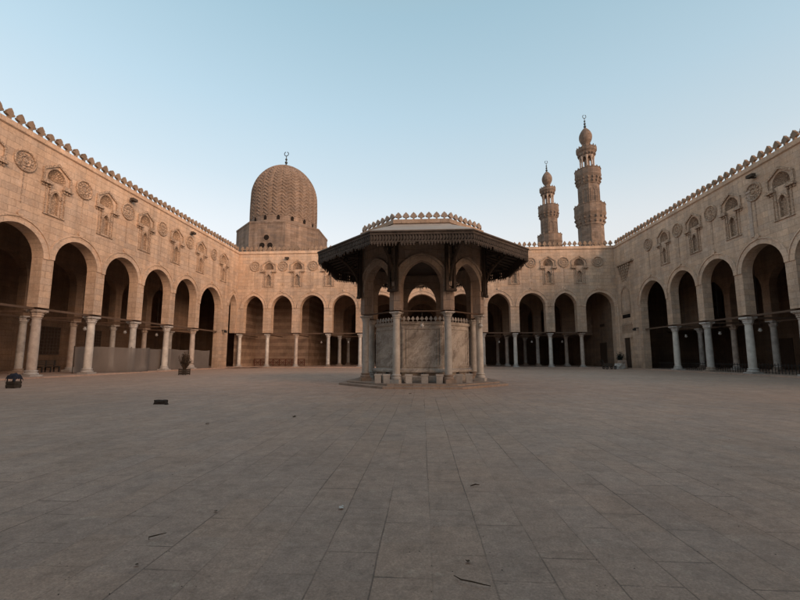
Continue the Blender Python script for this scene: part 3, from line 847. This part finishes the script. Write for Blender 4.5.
# timber posts and curved brackets at the corners
for k in range(8):
    a = -PI/2 + PI/8 + k*PI/4; ca, sa = math.cos(a), math.sin(a)
    def V(r_, t_, z): return (FX + r_*ca - t_*sa, FY + r_*sa + t_*ca, z)
    mb = MB()
    for t_ in (-.17, .17): mb.box((RV + .005, t_ - .055, 3.98), (RV + .13, t_ + .055, 6.30), V)
    mb.box((RV + .01, -.24, 3.92), (RV + .16, .24, 4.02), V)
    c = []
    for i in range(9):
        q = i/8; c.append(V(RV + .10 + 1.15*q**1.6, 0, 4.35 + 1.55*q**.75))
    mb.tube(c, .06, 6)
    for (q, rr) in ((.25, .09), (.5, .11), (.75, .12)):
        mb.ball(V(RV + .10 + 1.0*q**1.6, 0, 4.45 + 1.55*q**.75), rr, sub=1)
    mb.box((RV + .13, -.06, 5.80), (RV + 1.6, .06, 5.93), V)
    part('bracket', mb, 'wood', fo)
# marble basin
BA = 2.12; BH = BA*math.tan(PI/8)
def octTB(k, ap): return octT(k, ap)
mb = MB(); r = octring(mb, [(BA, .16), (BA, 2.74), (BA - .15, 2.76), (.3, 2.70)], False); mb.bm.faces.new(r[-1])
ba = part('basin', mb, 'marble', fo)
mb = MB()
octring(mb, [(BA - .02, 2.58), (BA + .05, 2.61), (BA + .07, 2.68), (BA + .03, 2.742), (BA - .02, 2.742)])
octring(mb, [(BA - .02, .58), (BA + .16, .58), (BA + .16, .66), (BA + .10, .70), (BA - .02, .74)])
octring(mb, [(BA - .02, .165), (BA + .10, .165), (BA + .10, .40), (BA + .06, .44), (BA - .02, .44)])
part('moulding', mb, 'marble', ba)
for k in range(8):
    T = octT(k, BA); mb = MB()
    for u0, u1, z0, z1 in ((-BH + .05, -BH + .13, .80, 2.5), (BH - .13, BH - .05, .80, 2.5), (-BH + .132, BH - .132, 2.42, 2.5), (-BH + .132, BH - .132, .80, .88)):
        mb.box((u0, -.01, z0), (u1, .03, z1), T)
    for u in (-BH + .22, BH - .22): mb.box((u - .025, -.01, .9), (u + .025, .018, 2.40), T)
    part('panel_frame', mb, 'marble', ba)
    mb = MB(); mb.tube([T(0, .0, .52), T(0, .12, .52), T(0, .15, .46)], .022, 6); mb.ball(T(0, .1, .55), .03, sub=1); part('tap', mb, 'metal', ba)
ME_BM = merlon_mesh('merlon', .19, .24, .05, 'white_stone')
for k in range(8):
    T = octT(k, BA); a = -PI/2 + k*PI/4
    for j in range(9):
        x, y, z = T(-BH + (j + .5)*2*BH/9, -.02, 2.741); put('merlon', ME_BM, ba, (x, y, z), a + PI/2)
# lamps on rods inside the fountain
def lantern(x, y, ztop, zl, label, group='hanging lamps', s_=1.0):
    r = thing('hanging_lamp', (x, y, zl), label, 'lamp', group)
    mb = MB(); mb.tube([(x, y, zl + .30*s_), (x, y, ztop)], .012, 5); part('chain', mb, 'iron', r)
    mb = MB(); mb.lathe([(.03*s_, zl + .0), (.10*s_, zl + .05), (.13*s_, zl + .13*s_), (.09*s_, zl + .20*s_), (.06*s_, zl + .23*s_), (.11*s_, zl + .30*s_)], 10, (x, y, 0)); part('globe', mb, 'glass', r, 40)
    return r
lantern(0, FY - AP + .18, 3.105, 2.42, 'small glass lamp hanging in the middle of the fountain front', s_=.7)
lantern(2.62, FY - 1.3, 3.105, 2.50, 'glass lamp hanging inside the right side of the fountain', s_=.8)

# stools round the basin
ME = None
mb = MB(); mb.box((-.13, -.13, 0), (.13, .13, .30)); mb.bevel(.02, 2)
mb.box((-.15, -.15, .301), (.15, .15, .36)); ME = mb.mesh('stone_stool', 'white_stone')
st_lab = ['white stone stool beside the left side column of the fountain', 'white stone stool just left of the front left fountain column', 'white stone stool just right of the front left fountain column',
          'white stone stool in the middle of the fountain front', 'white stone stool just left of the front right fountain column', 'white stone stool just right of the front right fountain column',
          'white stone stool beside the right side column of the fountain']
for (x, y), lb in zip([(-1.82, 15.95), (-1.46, 15.90), (-.56, 15.82), (.10, 15.84), (.70, 15.84), (1.52, 16.05), (1.95, 16.35)], st_lab):
    o = put('stone_stool', ME, None, (x, y, .16), random.uniform(-.15, .15)); tag(o, lb, 'stool', 'stools around the fountain basin')

# ------------------------------------------------------------------ mausoleum dome
DX, DY = -21.6, 57.0
do = thing('domed_mausoleum', (DX, DY, 0), 'brown stone dome carved in zigzag ribs on an octagonal base behind the left corner', 'mausoleum')
mb = MB(); k8 = 1/math.cos(PI/8)
def oc(ap, z): return [mb.bm.verts.new((DX + ap*k8*math.cos(PI/8 + i*PI/4), DY + ap*k8*math.sin(PI/8 + i*PI/4), z)) for i in range(8)]
pr = [(6.28, 11.6), (6.28, 19.95), (6.34, 20.0), (6.34, 20.25), (6.2, 20.33), (5.15, 20.62)]
rg = [oc(*q) for q in pr]
for A, B in zip(rg, rg[1:]):
    for i in range(8): mb.bm.faces.new([A[i], A[(i+1) % 8], B[(i+1) % 8], B[i]])
mb.bm.faces.new(rg[-1])
part('drum', mb, 'dome_base', do)
mb = MB(); mb.box((-28.2, 50.75, 11.9), (-15.0, 63.4, 14.6)); part('base_block', mb, 'dome_base', do)
# dome proper with carved chevrons
mb = MB(); NZ, NA = 104, 288; R0 = 4.93; rows = []
NC = 24; per = NA//NC
for j in range(NZ + 1):
    q = j/NZ
    z = 20.55 + 10.95*q
    if z < 26.0: r_ = R0 * (1 + .012*math.sin((z-20.5)/5.5*PI))
    else:
        s_ = (z - 26.0)/5.5; r_ = R0*max(0.0, (1 - s_**1.9))**.56
    row = []
    for i in range(NA):
        a = 2*PI*i/NA; f = (i % per)/per; tri = abs(f - .5)*2
        d = 0
        if z > 21.75 and r_ > .35:
            ph = ((z - 21.7) - .55*tri)/.52; ph -= math.floor(ph)
            d = .10 if ph < .5 else 0.0
            d *= min(1, r_/3.0)
            if f < .5/per: d -= .05*min(1, r_/3)
        elif z < 20.95: d = .10
        row.append(mb.bm.verts.new((DX + (r_ + d)*math.cos(a), DY + (r_ + d)*math.sin(a), z)))
    rows.append(row)
for A, B in zip(rows, rows[1:]):
    for i in range(NA): mb.bm.faces.new([A[i], A[(i+1) % NA], B[(i+1) % NA], B[i]])
part('dome', mb, 'dome', do)
for i in range(16):
    a = PI/16 + i*PI/8; ca, sa = math.cos(a), math.sin(a)
    def V(u, d, z): return (DX + (4.93 + d)*ca - u*sa, DY + (4.93 + d)*sa + u*ca, z)
    mb = MB(); o = arch_pts(-.22, .22, 21.45, 21.75, 5)[0]; mb.prism([(-.22, 21.05)] + o + [(.22, 21.05)], -.1, .05, V); wdw = part('window', mb, 'dark', do)
    mb = MB(); o2 = arch_pts(-.32, .32, 21.45, 21.87, 5)[0]
    for j in range(len(o)-1): mb.prism([o[j], o[j+1], o2[j+1], o2[j]], -.1, .10, V)
    part('frame', mb, 'dome_base', wdw)
for (x, z) in ((-.08, 17.9), (-.66, 16.76), (.46, 16.76)):
    mb = MB(); n = 20
    def disc(r_, y): return [mb.bm.verts.new((DX + x + r_*math.cos(2*PI*i/n), y, z + r_*math.sin(2*PI*i/n))) for i in range(n)]
    A = disc(.40, DY - 6.295); mb.bm.faces.new(A); wdw = part('round_window', mb, 'dark', do)
    mb = MB(); mb.ring((DX + x, DY - 6.29, z), .44, .055, n=20, m=6); part('frame', mb, 'dome_base', wdw)
def finial(root, x, y, z, s_, nm='finial'):
    mb = MB(); mb.tube([(x, y, z - .2*s_), (x, y, z + 1.75*s_)], .06*s_, 8)
    for zz, rr in ((.25, .24), (.75, .20), (1.22, .16)): mb.ball((x, y, z + zz*s_), rr*s_, (1, 1, 1.05), 2)
    f = part(nm, mb, 'metal', root, 50)
    mb = MB(); mb.ring((x, y, z + 2.08*s_), .30*s_, .055*s_, n=24, m=6, a0=PI/2 + .35, a1=PI/2 + 2*PI - .35); part('crescent', mb, 'metal', f, 60)
finial(do, DX, DY, 31.45, 1.12)

# ------------------------------------------------------------------ minarets
def minaret(x, y, label):
    r = thing('minaret', (x, y, 0), label, 'minaret', 'twin minarets')
    C = (x, y, 0)
    mb = MB(); mb.lathe([(2.36, 0), (2.36, 25.2)], 8, C, a0=PI/8); s1 = part('lower_shaft', mb, 'minaret', r)
    def balcony(z0, zt, ri, ro, rt):
        mb = MB(); pr = []; n = 4; hz = (zt - z0)
        mb.lathe([(ri, z0), (ri + (ro-ri)*.25, z0 + hz*.14), (ri + (ro-ri)*.28, z0 + hz*.20), (ri + (ro-ri)*.58, z0 + hz*.34), (ri + (ro-ri)*.60, z0 + hz*.40), (ro, z0 + hz*.56), (ro, z0 + hz*.64), (ro - .12, z0 + hz*.645), (ro - .12, z0 + hz*.66), (rt, z0 + hz*.661)], 16, C)
        # stalactite teeth
        for i in range(16):
            a = 2*PI*i/16
            for rr, zz in ((.36, .16), (.68, .36)):
                q = ri + (ro - ri)*rr; mb.ball((x + q*math.cos(a), y + q*math.sin(a), z0 + hz*zz), .22, (1, 1, 1.3), 1)
        b = part('balcony', mb, 'minaret', r)
        mb = MB(); mb.lathe([(ro - .05, z0 + hz*.641), (ro - .05, zt - .12), (ro + .02, zt - .10), (ro + .02, zt - .02), (ro - .22, zt - .02), (ro - .22, z0 + hz*.67)], 16, C, cap=False)
        for i in range(16):
            a = 2*PI*i/16; q = ro - .1; mb.lathe([(.11, zt - .03), (.14, zt + .06), (.05, zt + .26)], 6, (x + q*math.cos(a), y + q*math.sin(a), 0))
        part('parapet', mb, 'minaret', b)
    balcony(25.0, 28.95, 2.36, 2.92, 1.9)
    mb = MB(); mb.lathe([(2.0, 27.6), (2.0, 33.4)], 8, C, a0=PI/8)
    for i in range(8):
        a = i*PI/4; ca, sa = math.cos(a), math.sin(a)
        def V(u, d, z): return (x + (1.848 + d)*ca - u*sa, y + (1.848 + d)*sa + u*ca, z)
        o = arch_pts(-.36, .36, 31.3, 31.9, 5)[0]; o2 = arch_pts(-.50, .50, 31.3, 32.1, 5)[0]
        for j in range(len(o)-1): mb.prism([o[j], o[j+1], o2[j+1], o2[j]], -.02, .08, V)
        for u in (-.5, .36): mb.box((u, -.02, 29.5), (u + .14, .08, 31.3), V)
    part('upper_shaft', mb, 'minaret', r)
    balcony(32.9, 35.9, 2.0, 2.46, 1.2)
    mb = MB(); mb.lathe([(.55, 34.9), (.55, 38.6)], 8, C); part('core', mb, 'minaret', r)
    for i in range(8):
        a = PI/8 + i*PI/4; q = 1.22
        mb = MB(); mb.lathe([(.24, 34.9), (.24, 35.3), (.17, 35.4), (.155, 38.0), (.22, 38.2), (.26, 38.6)], 8, (x + q*math.cos(a), y + q*math.sin(a), 0)); part('column', mb, 'grey_trim', r, 40)
    mb = MB(); mb.lathe([(1.30, 38.35), (1.40, 38.7), (1.62, 39.1), (1.66, 39.25), (1.92, 39.6), (1.94, 40.15), (1.80, 40.17), (1.78, 40.30), (.85, 40.32), (.62, 40.7), (.60, 41.1), (.72, 41.25)], 16, C)
    for i in range(16):
        a = 2*PI*i/16; mb.lathe([(.10, 40.2), (.13, 40.32), (.04, 40.55)], 6, (x + 1.82*math.cos(a), y + 1.82*math.sin(a), 0))
        mb.ball((x + 1.55*math.cos(a), y + 1.55*math.sin(a), 38.95), .2, (1, 1, 1.3), 1)
    part('canopy', mb, 'minaret', r)
    mb = MB(); pr = []
    for j in range(17):
        t_ = j/16; pr.append((max(.05, 1.24*math.sin(PI*(.16 + .84*t_))**.85), 41.15 + 3.55*t_))
    pr = [(.62, 41.1)] + [(max(.06, 1.24*(math.sin(PI*(.14 + .86*j/16)))**.8), 41.15 + 3.45*j/16) for j in range(17)]
    mb.lathe(pr, 24, C); part('bulb', mb, 'minaret', r, 50)
    finial(r, x, y, 44.5, 1.12)
    r.scale = (.92, .92, 1)
    return r
m1 = minaret(31.15, 70, 'taller, nearer minaret at right, with two galleries showing over the far arcade')
m2 = copy_tree(m1); m2.location = (29.4, 87, 0); m2['label'] = 'smaller, farther minaret standing left of the taller one'

# ------------------------------------------------------------------ small things in the court
# bench
b = thing('bench', (-28.4, 27.7, .09), 'dark slatted bench between inner columns of the left arcade', 'bench')
B = lambda u, d, z: (-28.4 + d, 27.7 + u, z)
mb = MB()
for k in range(4): mb.box((-.8, -.18 + .11*k, .50), (.8, -.10 + .11*k, .54), B)
part('seat', mb, 'crate', b)
mb = MB()
for k in range(3): mb.box((-.8, -.25, .62 + .13*k), (.8, -.21, .72 + .13*k), B)
part('backrest', mb, 'crate', b)
for u in (-.68, .0, .68):
    mb = MB(); mb.box((u - .04, -.26, .09), (u + .04, -.205, 1.0), B); mb.box((u - .04, .17, .09), (u + .04, .23, .498), B); mb.box((u - .035, -.2, .44), (u + .035, .17, .498), B); part('leg', mb, 'iron', b)

# grey cloth screen behind and in front of the left columns
s = thing('cloth_screen', (-23.1, 33, 0), 'long grey mesh cloth hoarding stretched between the left arcade columns', 'screen')
pts = [(-24.3, 25.5), (-24.1, 26.8), (-22.28, 28.2), (-22.20, 29.9), (-23.35, 31.6), (-23.45, 34.4), (-23.3, 37.6), (-23.35, 40.9)]
mb = MB(); cols = []
for (a, b2), (c, d) in zip(pts, pts[1:]):
    for k in range(8):
        t_ = k/8; cols.append((a + (c-a)*t_ + .03*math.sin(k*PI/4*2 + a*9), b2 + (d-b2)*t_))
cols.append(pts[-1])
g = [[mb.bm.verts.new((x + .02*math.sin(y*3 + zz*4), y, .10 + (1.86 + .04*math.sin(y*1.7))*zz)) for zz in (0, .25, .5, .75, 1)] for x, y in cols]
for A, B2 in zip(g, g[1:]):
    for j in range(4): mb.bm.faces.new([A[j], B2[j], B2[j+1], A[j+1]])
part('cloth', mb, 'screen', s, 60)
for i, (x, y) in enumerate(pts):
    mb = MB(); mb.tube([(x - .045, y, .0), (x - .045, y, 2.02)], .025, 6); part('post', mb, 'iron', s)

# planter with dead shrub
def shrub(mb, x, y, z0, h, n, spread, r0=.022):
    for i in range(n):
        a = random.uniform(0, 2*PI); el = random.uniform(.2, 1)
        p = Vector((x + random.uniform(-.08, .08), y + random.uniform(-.08, .08), z0)); d = Vector((math.cos(a)*spread*el, math.sin(a)*spread*el, h*random.uniform(.45, 1)*(1.12 - .35*el)))
        m = p + d*.5 + Vector((random.uniform(-.1, .1), random.uniform(-.1, .1), .1*h)); e = p + d
        mb.tube([p, m, e], [r0, r0*.7, r0*.3], 4)
        for k in range(7):
            q = random.uniform(.3, 1.0); c = p.lerp(m, q*2) if q < .5 else m.lerp(e, q*2 - 1)
            dd = Vector((random.uniform(-1, 1), random.uniform(-1, 1), random.uniform(-.1, 1))).normalized()*random.uniform(.12, .30)
            mb.tube([c, c + dd*.6, c + dd + Vector((0, 0, .03))], [.010, .007, .003], 3)
            for _ in range(3):
                cc = c + dd*random.uniform(.3, 1); v = Vector((random.uniform(-1, 1), random.uniform(-1, 1), random.uniform(-1, 1))).normalized()*.05; u_ = v.orthogonal().normalized()*.025
                mb.face([cc, cc + v*.5 + u_, cc + v, cc + v*.5 - u_])
p = thing('planter', (-16.5, 25.9, 0), 'dark wooden planter box with a dry brown shrub before the left screen', 'planter')
mb = MB()
mb.box((-16.84, 25.55, .04), (-16.16, 26.2, .10))
for k in range(3):
    z = .06 + .11*k
    mb.box((-16.88, 25.52, z), (-16.12, 25.56, z + .09)); mb.box((-16.88, 26.19, z), (-16.12, 26.23, z + .09)); mb.box((-16.879, 25.562, z), (-16.84, 26.188, z + .09)); mb.box((-16.16, 25.562, z), (-16.121, 26.188, z + .09))
for x in (-16.9, -16.16):
    for y in (25.5, 26.19): mb.box((x, y, 0), (x + .06, y + .06, .40))
bx_ = part('box', mb, 'crate', p)
mb = MB(); mb.box((-16.83, 25.57, .28), (-16.17, 26.18, .33)); part('soil', mb, 'brick', bx_)
mb = MB(); shrub(mb, -16.5, 25.88, .30, 1.15, 60, .80, .026); part('shrub', mb, 'twig', p); p.scale = (.68, .68, 1.08)

# crate with navy cloth at the left edge
c0 = thing('wooden_crate', (-16.32, 14.25, 0), 'dark slatted wooden crate on the paving at the far left edge', 'crate')
mb = MB(); X0, Y0 = -16.32, 14.25
for k in range(2):
    z = .05 + .125*k
    mb.box((X0, Y0, z), (X0 + .62, Y0 + .03, z + .10)); mb.box((X0, Y0 + .47, z), (X0 + .62, Y0 + .50, z + .10))
    mb.box((X0 + .001, Y0 + .032, z), (X0 + .03, Y0 + .468, z + .10)); mb.box((X0 + .59, Y0 + .032, z), (X0 + .619, Y0 + .468, z + .10))
part('side_slats', mb, 'crate', c0)
mb = MB(); mb.box((X0 + .01, Y0 + .01, .02), (X0 + .61, Y0 + .49, .048)); part('bottom', mb, 'crate', c0)
for dx in (.02, .54):
    for dy in (.03, .42):
        mb = MB(); mb.box((X0 + dx, Y0 + dy, .0), (X0 + dx + .05, Y0 + dy + .045, .46)); part('post', mb, 'crate', c0)
mb = MB(); mb.box((X0 + .06, Y0 + .08, .05), (X0 + .54, Y0 + .40, .24)); mb.bevel(.03, 2)
o = put('sack', mb.mesh('sack', 'brick', 40), None, (X0, Y0, 0), world=True); o.scale = (.62, .55, .95); tag(o, 'dark sack of rubble packed inside the slatted crate at left', 'sack')
mb = MB(); nx, ny = 16, 12; gr = []
for i in range(nx + 1):
    row = []
    for j in range(ny + 1):
        u, v = i/nx*2 - 1, j/ny*2 - 1
        z = .52 + .05*(1 - u*u)*(1 - v*v)*(1 + .6*math.sin(5*u + 2)) + .018*math.sin(9*u + 5*v) - .15*max(0, abs(u) - .72)/.28 - .15*max(0, abs(v) - .75)/.25
        row.append(mb.bm.verts.new((X0 + .28 + .32*u*(1 - .12*max(0, abs(u) + abs(v) - 1.4)) + .02*math.sin(9*v), Y0 + .25 + .30*v + .02*math.sin(8*u), z + .0)))
    gr.append(row)
for A, B2 in zip(gr, gr[1:]):
    for j in range(ny): mb.bm.faces.new([A[j], A[j+1], B2[j+1], B2[j]])
o = put('cloth', mb.mesh('cloth', 'navy', 60), None, (X0, Y0, 0), world=True); o.scale = (.66, .58, .98); c0.scale = (.62, .55, .95); tag(o, 'rumpled navy cloth draped over the slatted crate at left', 'cloth')

# dark block on the paving
def lump(name, x, y, sx, sy, sz, mat, label, cat, seed, rz=0):
    rnd = random.Random(seed); mb = MB(); mb.box((-sx/2, -sy/2, 0), (sx/2, sy/2, sz))
    bmesh.ops.subdivide_edges(mb.bm, edges=mb.bm.edges[:], cuts=3, use_grid_fill=True)
    for v in mb.bm.verts:
        q = .06*min(sx, sz*2)
        v.co += Vector((rnd.uniform(-q, q), rnd.uniform(-q, q), rnd.uniform(-q, q) if v.co.z > .01 else 0))
        if v.co.z > sz*.8: v.co.x *= .93; v.co.y *= .93
    o = put(name, mb.mesh(name, mat), None, (x, y, 0), rz); tag(o, label, cat); return o
lump('broken_stone', -6.80, 9.75, .27, .17, .10, 'brick', 'dark broken stone block lying alone on the left part of the paving', 'stone', 3, .1)
lump('stone_chip', -6.57, 9.64, .07, .06, .035, 'brick', 'small dark chip beside the lone broken stone block', 'stone', 5)
lump('stone_block', 20.9, 42.2, .9, .6, .55, 'white_stone', 'pale rough stone block at the right corner by the door', 'stone', 11, .4)
lump('stone_block', 21.6, 43.0, .7, .5, .9, 'grey_stone', 'taller grey stone block leaning near the corner door', 'stone', 12, .2)
h = thing('handcart', (19.4, 41.2, 0), 'low dark handcart parked at the right corner', 'handcart')
mb = MB(); mb.box((18.8, 40.9, .28), (20.0, 41.6, .36)); mb.box((18.85, 40.95, .361), (19.6, 41.5, .62)); part('bed', mb, 'crate', h)
for x in (19.0, 19.8):
    for y in (40.86, 41.62):
        mb = MB(); mb.ring((x, y, .15), .11, .04, n=14, m=6); mb.box((x-.02, y-.02, .10), (x+.02, y+.02, .28)); part('wheel', mb, 'iron', h)
mb = MB(); mb.tube([(18.85, 40.95, .3), (18.6, 40.95, .95), (18.6, 41.55, .95), (18.85, 41.55, .3)], .025, 6); part('handle', mb, 'iron', h)
p = thing('potted_plant', (21.9, 43.9, 0), 'dark leafy shrub in a pot beside the corner door at right', 'plant')
mb = MB(); mb.lathe([(.20, 0), (.28, .38), (.31, .40), (.31, .44), (.24, .44)], 12, (21.9, 43.9, 0)); part('pot', mb, 'crate', p)
mb = MB(); shrub(mb, 21.9, 43.9, .4, 1.5, 40, .45); part('shrub', mb, 'mat', p)

# flat mat at the left corner pier
mb = MB(); n = 14
a_, b_ = Vector((-22.05, 41.7)), Vector((-18.9, 43.3)); g = []
for i in range(n + 1):
    q = a_.lerp(b_, i/n); g.append([mb.bm.verts.new((q.x + .25*k, q.y + .75*k, .015 + .05*random.random()*(k not in (0, 2)) + .01)) for k in (0, .6, 1.2, 2)])
for A, B2 in zip(g, g[1:]):
    for j in range(3): mb.bm.faces.new([A[j], A[j+1], B2[j+1], B2[j]])
o = put('mat', mb.mesh('mat', 'mat', 60), None, (-20.5, 42.5, 0), world=True); tag(o, 'dark flat mat on the ground beside the left corner pier', 'mat')

# litter
def twig(pts, r_, label, name='twig'):
    mb = MB(); mb.tube([(x, y, .012 + z) for x, y, z in pts], r_, 5); o = put(name, mb.mesh(name, 'twig', 60), None, (pts[0][0], pts[0][1], 0), world=True); tag(o, label, 'twig')
twig([(.165, 2.26, 0), (.20, 2.215, .004), (.26, 2.19, .008), (.31, 2.178, .004), (.35, 2.172, 0)], [.002, .0035, .0035, .003, .002], 'thin curved dry twig on the paving at lower right of centre')
twig([(-1.75, 2.66, 0), (-1.78, 2.60, .01), (-1.82, 2.585, .004), (-1.80, 2.56, 0)], [.002, .004, .004, .002], 'small crooked twig on the paving at lower left')
twig([(.44, 3.75, 0), (.49, 3.78, .006), (.53, 3.79, 0)], [.004, .007, .003], 'short dark twig on the paving right of centre')
def scrap(x, y, s_, label, mat='scrap', name='paper_scrap', cat='litter'):
    rnd = random.Random(int(x*1000)); mb = MB(); n = 7
    mb.face([(x + s_*math.cos(2*PI*i/n)*rnd.uniform(.6, 1), y + s_*math.sin(2*PI*i/n)*rnd.uniform(.6, 1), .006 + rnd.uniform(0, s_*.5)) for i in range(n)])
    bmesh.ops.triangulate(mb.bm, faces=mb.bm.faces)
    o = put(name, mb.mesh(name, mat), None, (x, y, 0), world=True); tag(o, label, cat)
scrap(-.655, 3.17, .026, 'white paper scrap on the paving left of centre')
scrap(-.65, 3.20, .018, 'tiny torn paper piece just behind the white scrap')
for i, (x, y, s_, lb) in enumerate([(-1.66, 2.27, .014, 'dark dry leaf on the paving at the lower left'), (.26, 2.42, .018, 'dark dry leaf above the curved twig'), (-1.62, 3.05, .016, 'dark crumb of leaf left of the white scrap'),
                            (-3.9, 6.9, .05, 'dark leaf farther back on the left paving'), (-2.6, 7.8, .05, 'dark leaf in front of the broken stone to its right'), (-.4, 12.9, .06, 'dark leaf on the paving just before the fountain step')]):
    scrap(x, y, s_, lb, 'twig', 'dry_leaf', 'leaf')

# loose grit, crumbs and leaf bits lying everywhere on the paving
mb = MB(); rnd = random.Random(21)
for i in range(800):
    y = 1.7 + 40*rnd.random()**2.2; x = rnd.uniform(-1.1, 1.1)*y
    if abs(x) > 21.5 or (abs(x) < 3.8 and 14.5 < y < 22.5): continue
    if rnd.random() < .5: x = round((x + .28)/.33)*.33 - .28 + rnd.uniform(-.02, .02)
    q = rnd.uniform(.0015, .0045)*(1 + .10*y); n = rnd.choice([3, 4, 5]); a0 = rnd.uniform(0, 6)
    top = mb.bm.verts.new((x, y, q*rnd.uniform(.4, 1.0)))
    rg = [mb.bm.verts.new((x + q*rnd.uniform(.6, 1.3)*math.cos(a0 + 2*PI*k/n), y + q*rnd.uniform(.6, 1.3)*math.sin(a0 + 2*PI*k/n), .0005)) for k in range(n)]
    for k in range(n): mb.bm.faces.new([rg[k], rg[(k+1) % n], top])
o = put('grit', mb.mesh('grit', 'brick', None, False), None, (0, 0, 0)); tag(o, 'fine dark grit and leaf crumbs scattered over the paving', 'grit', kind='stuff')

# floodlights on the facades
def flood(T, u, z, label):
    x, y, _ = T(u, 0, z); r = thing('floodlight', (x, y, z), label, 'floodlight', 'facade floodlights')
    mb = MB(); mb.box((u - .05, -.005, z - .12), (u + .05, .32, z - .06), T); part('arm', mb, 'iron', r)
    mb = MB(); mb.box((u - .24, .16, z - .06), (u + .24, .44, z + .14), T); part('housing', mb, 'crate', r)
flood(TL, 27.3, 13.36, 'small dark floodlight high on the left facade, nearer of two'); flood(TL, 35.1, 13.3, 'small dark floodlight high on the left facade, farther of two')
flood(TR, 26.0, 13.38, 'dark floodlight under the cornice of the right facade'); flood(TB, -16.5, 13.3, 'dark floodlight high on the far facade below the dome')
mb = MB(); mb.box((26.52, -.005, 9.35), (26.78, .05, 12.45), TR); mb.box((26.45, -.005, 12.452), (26.85, .09, 12.6), TR)
o = put('drain_channel', mb.mesh('drain_channel', 'grey_trim'), None, TR(26.6, 0, 9), world=True); tag(o, 'pale plaster drain strip running down the right facade beside a shell niche', 'drain')

# hanging lamps under the arcades
ordn = ['nearest', 'second nearest', 'third nearest', 'fourth nearest', 'fifth nearest', 'sixth nearest']
for i, y in enumerate([19.4, 23.3, 27.2, 31.1, 35.0]):
    x = -25.3
    lantern(x, y, 11.6, 3.2, f'{ordn[i]} glass lamp hanging inside the left arcade')
for i, y in enumerate([22.3, 26.2, 30.1, 34.0, 38.2]):
    lantern(25.3, y, 11.6, 3.1, f'{ordn[i]} glass lamp hanging inside the right arcade')
for i, (x, lb) in enumerate([(-9.4, 'glass lamp hanging in the far arcade, left of the fountain'), (9.6, 'glass lamp hanging in the far arcade, first right of the fountain'), (13.6, 'glass lamp hanging in the far arcade, second right of the fountain'), (17.3, 'glass lamp hanging in the far arcade, third right of the fountain'), (-12.9, 'glass lamp hanging in the far arcade near the striped wall')]):
    lantern(x, 48.4, 11.6, 3.0, lb)
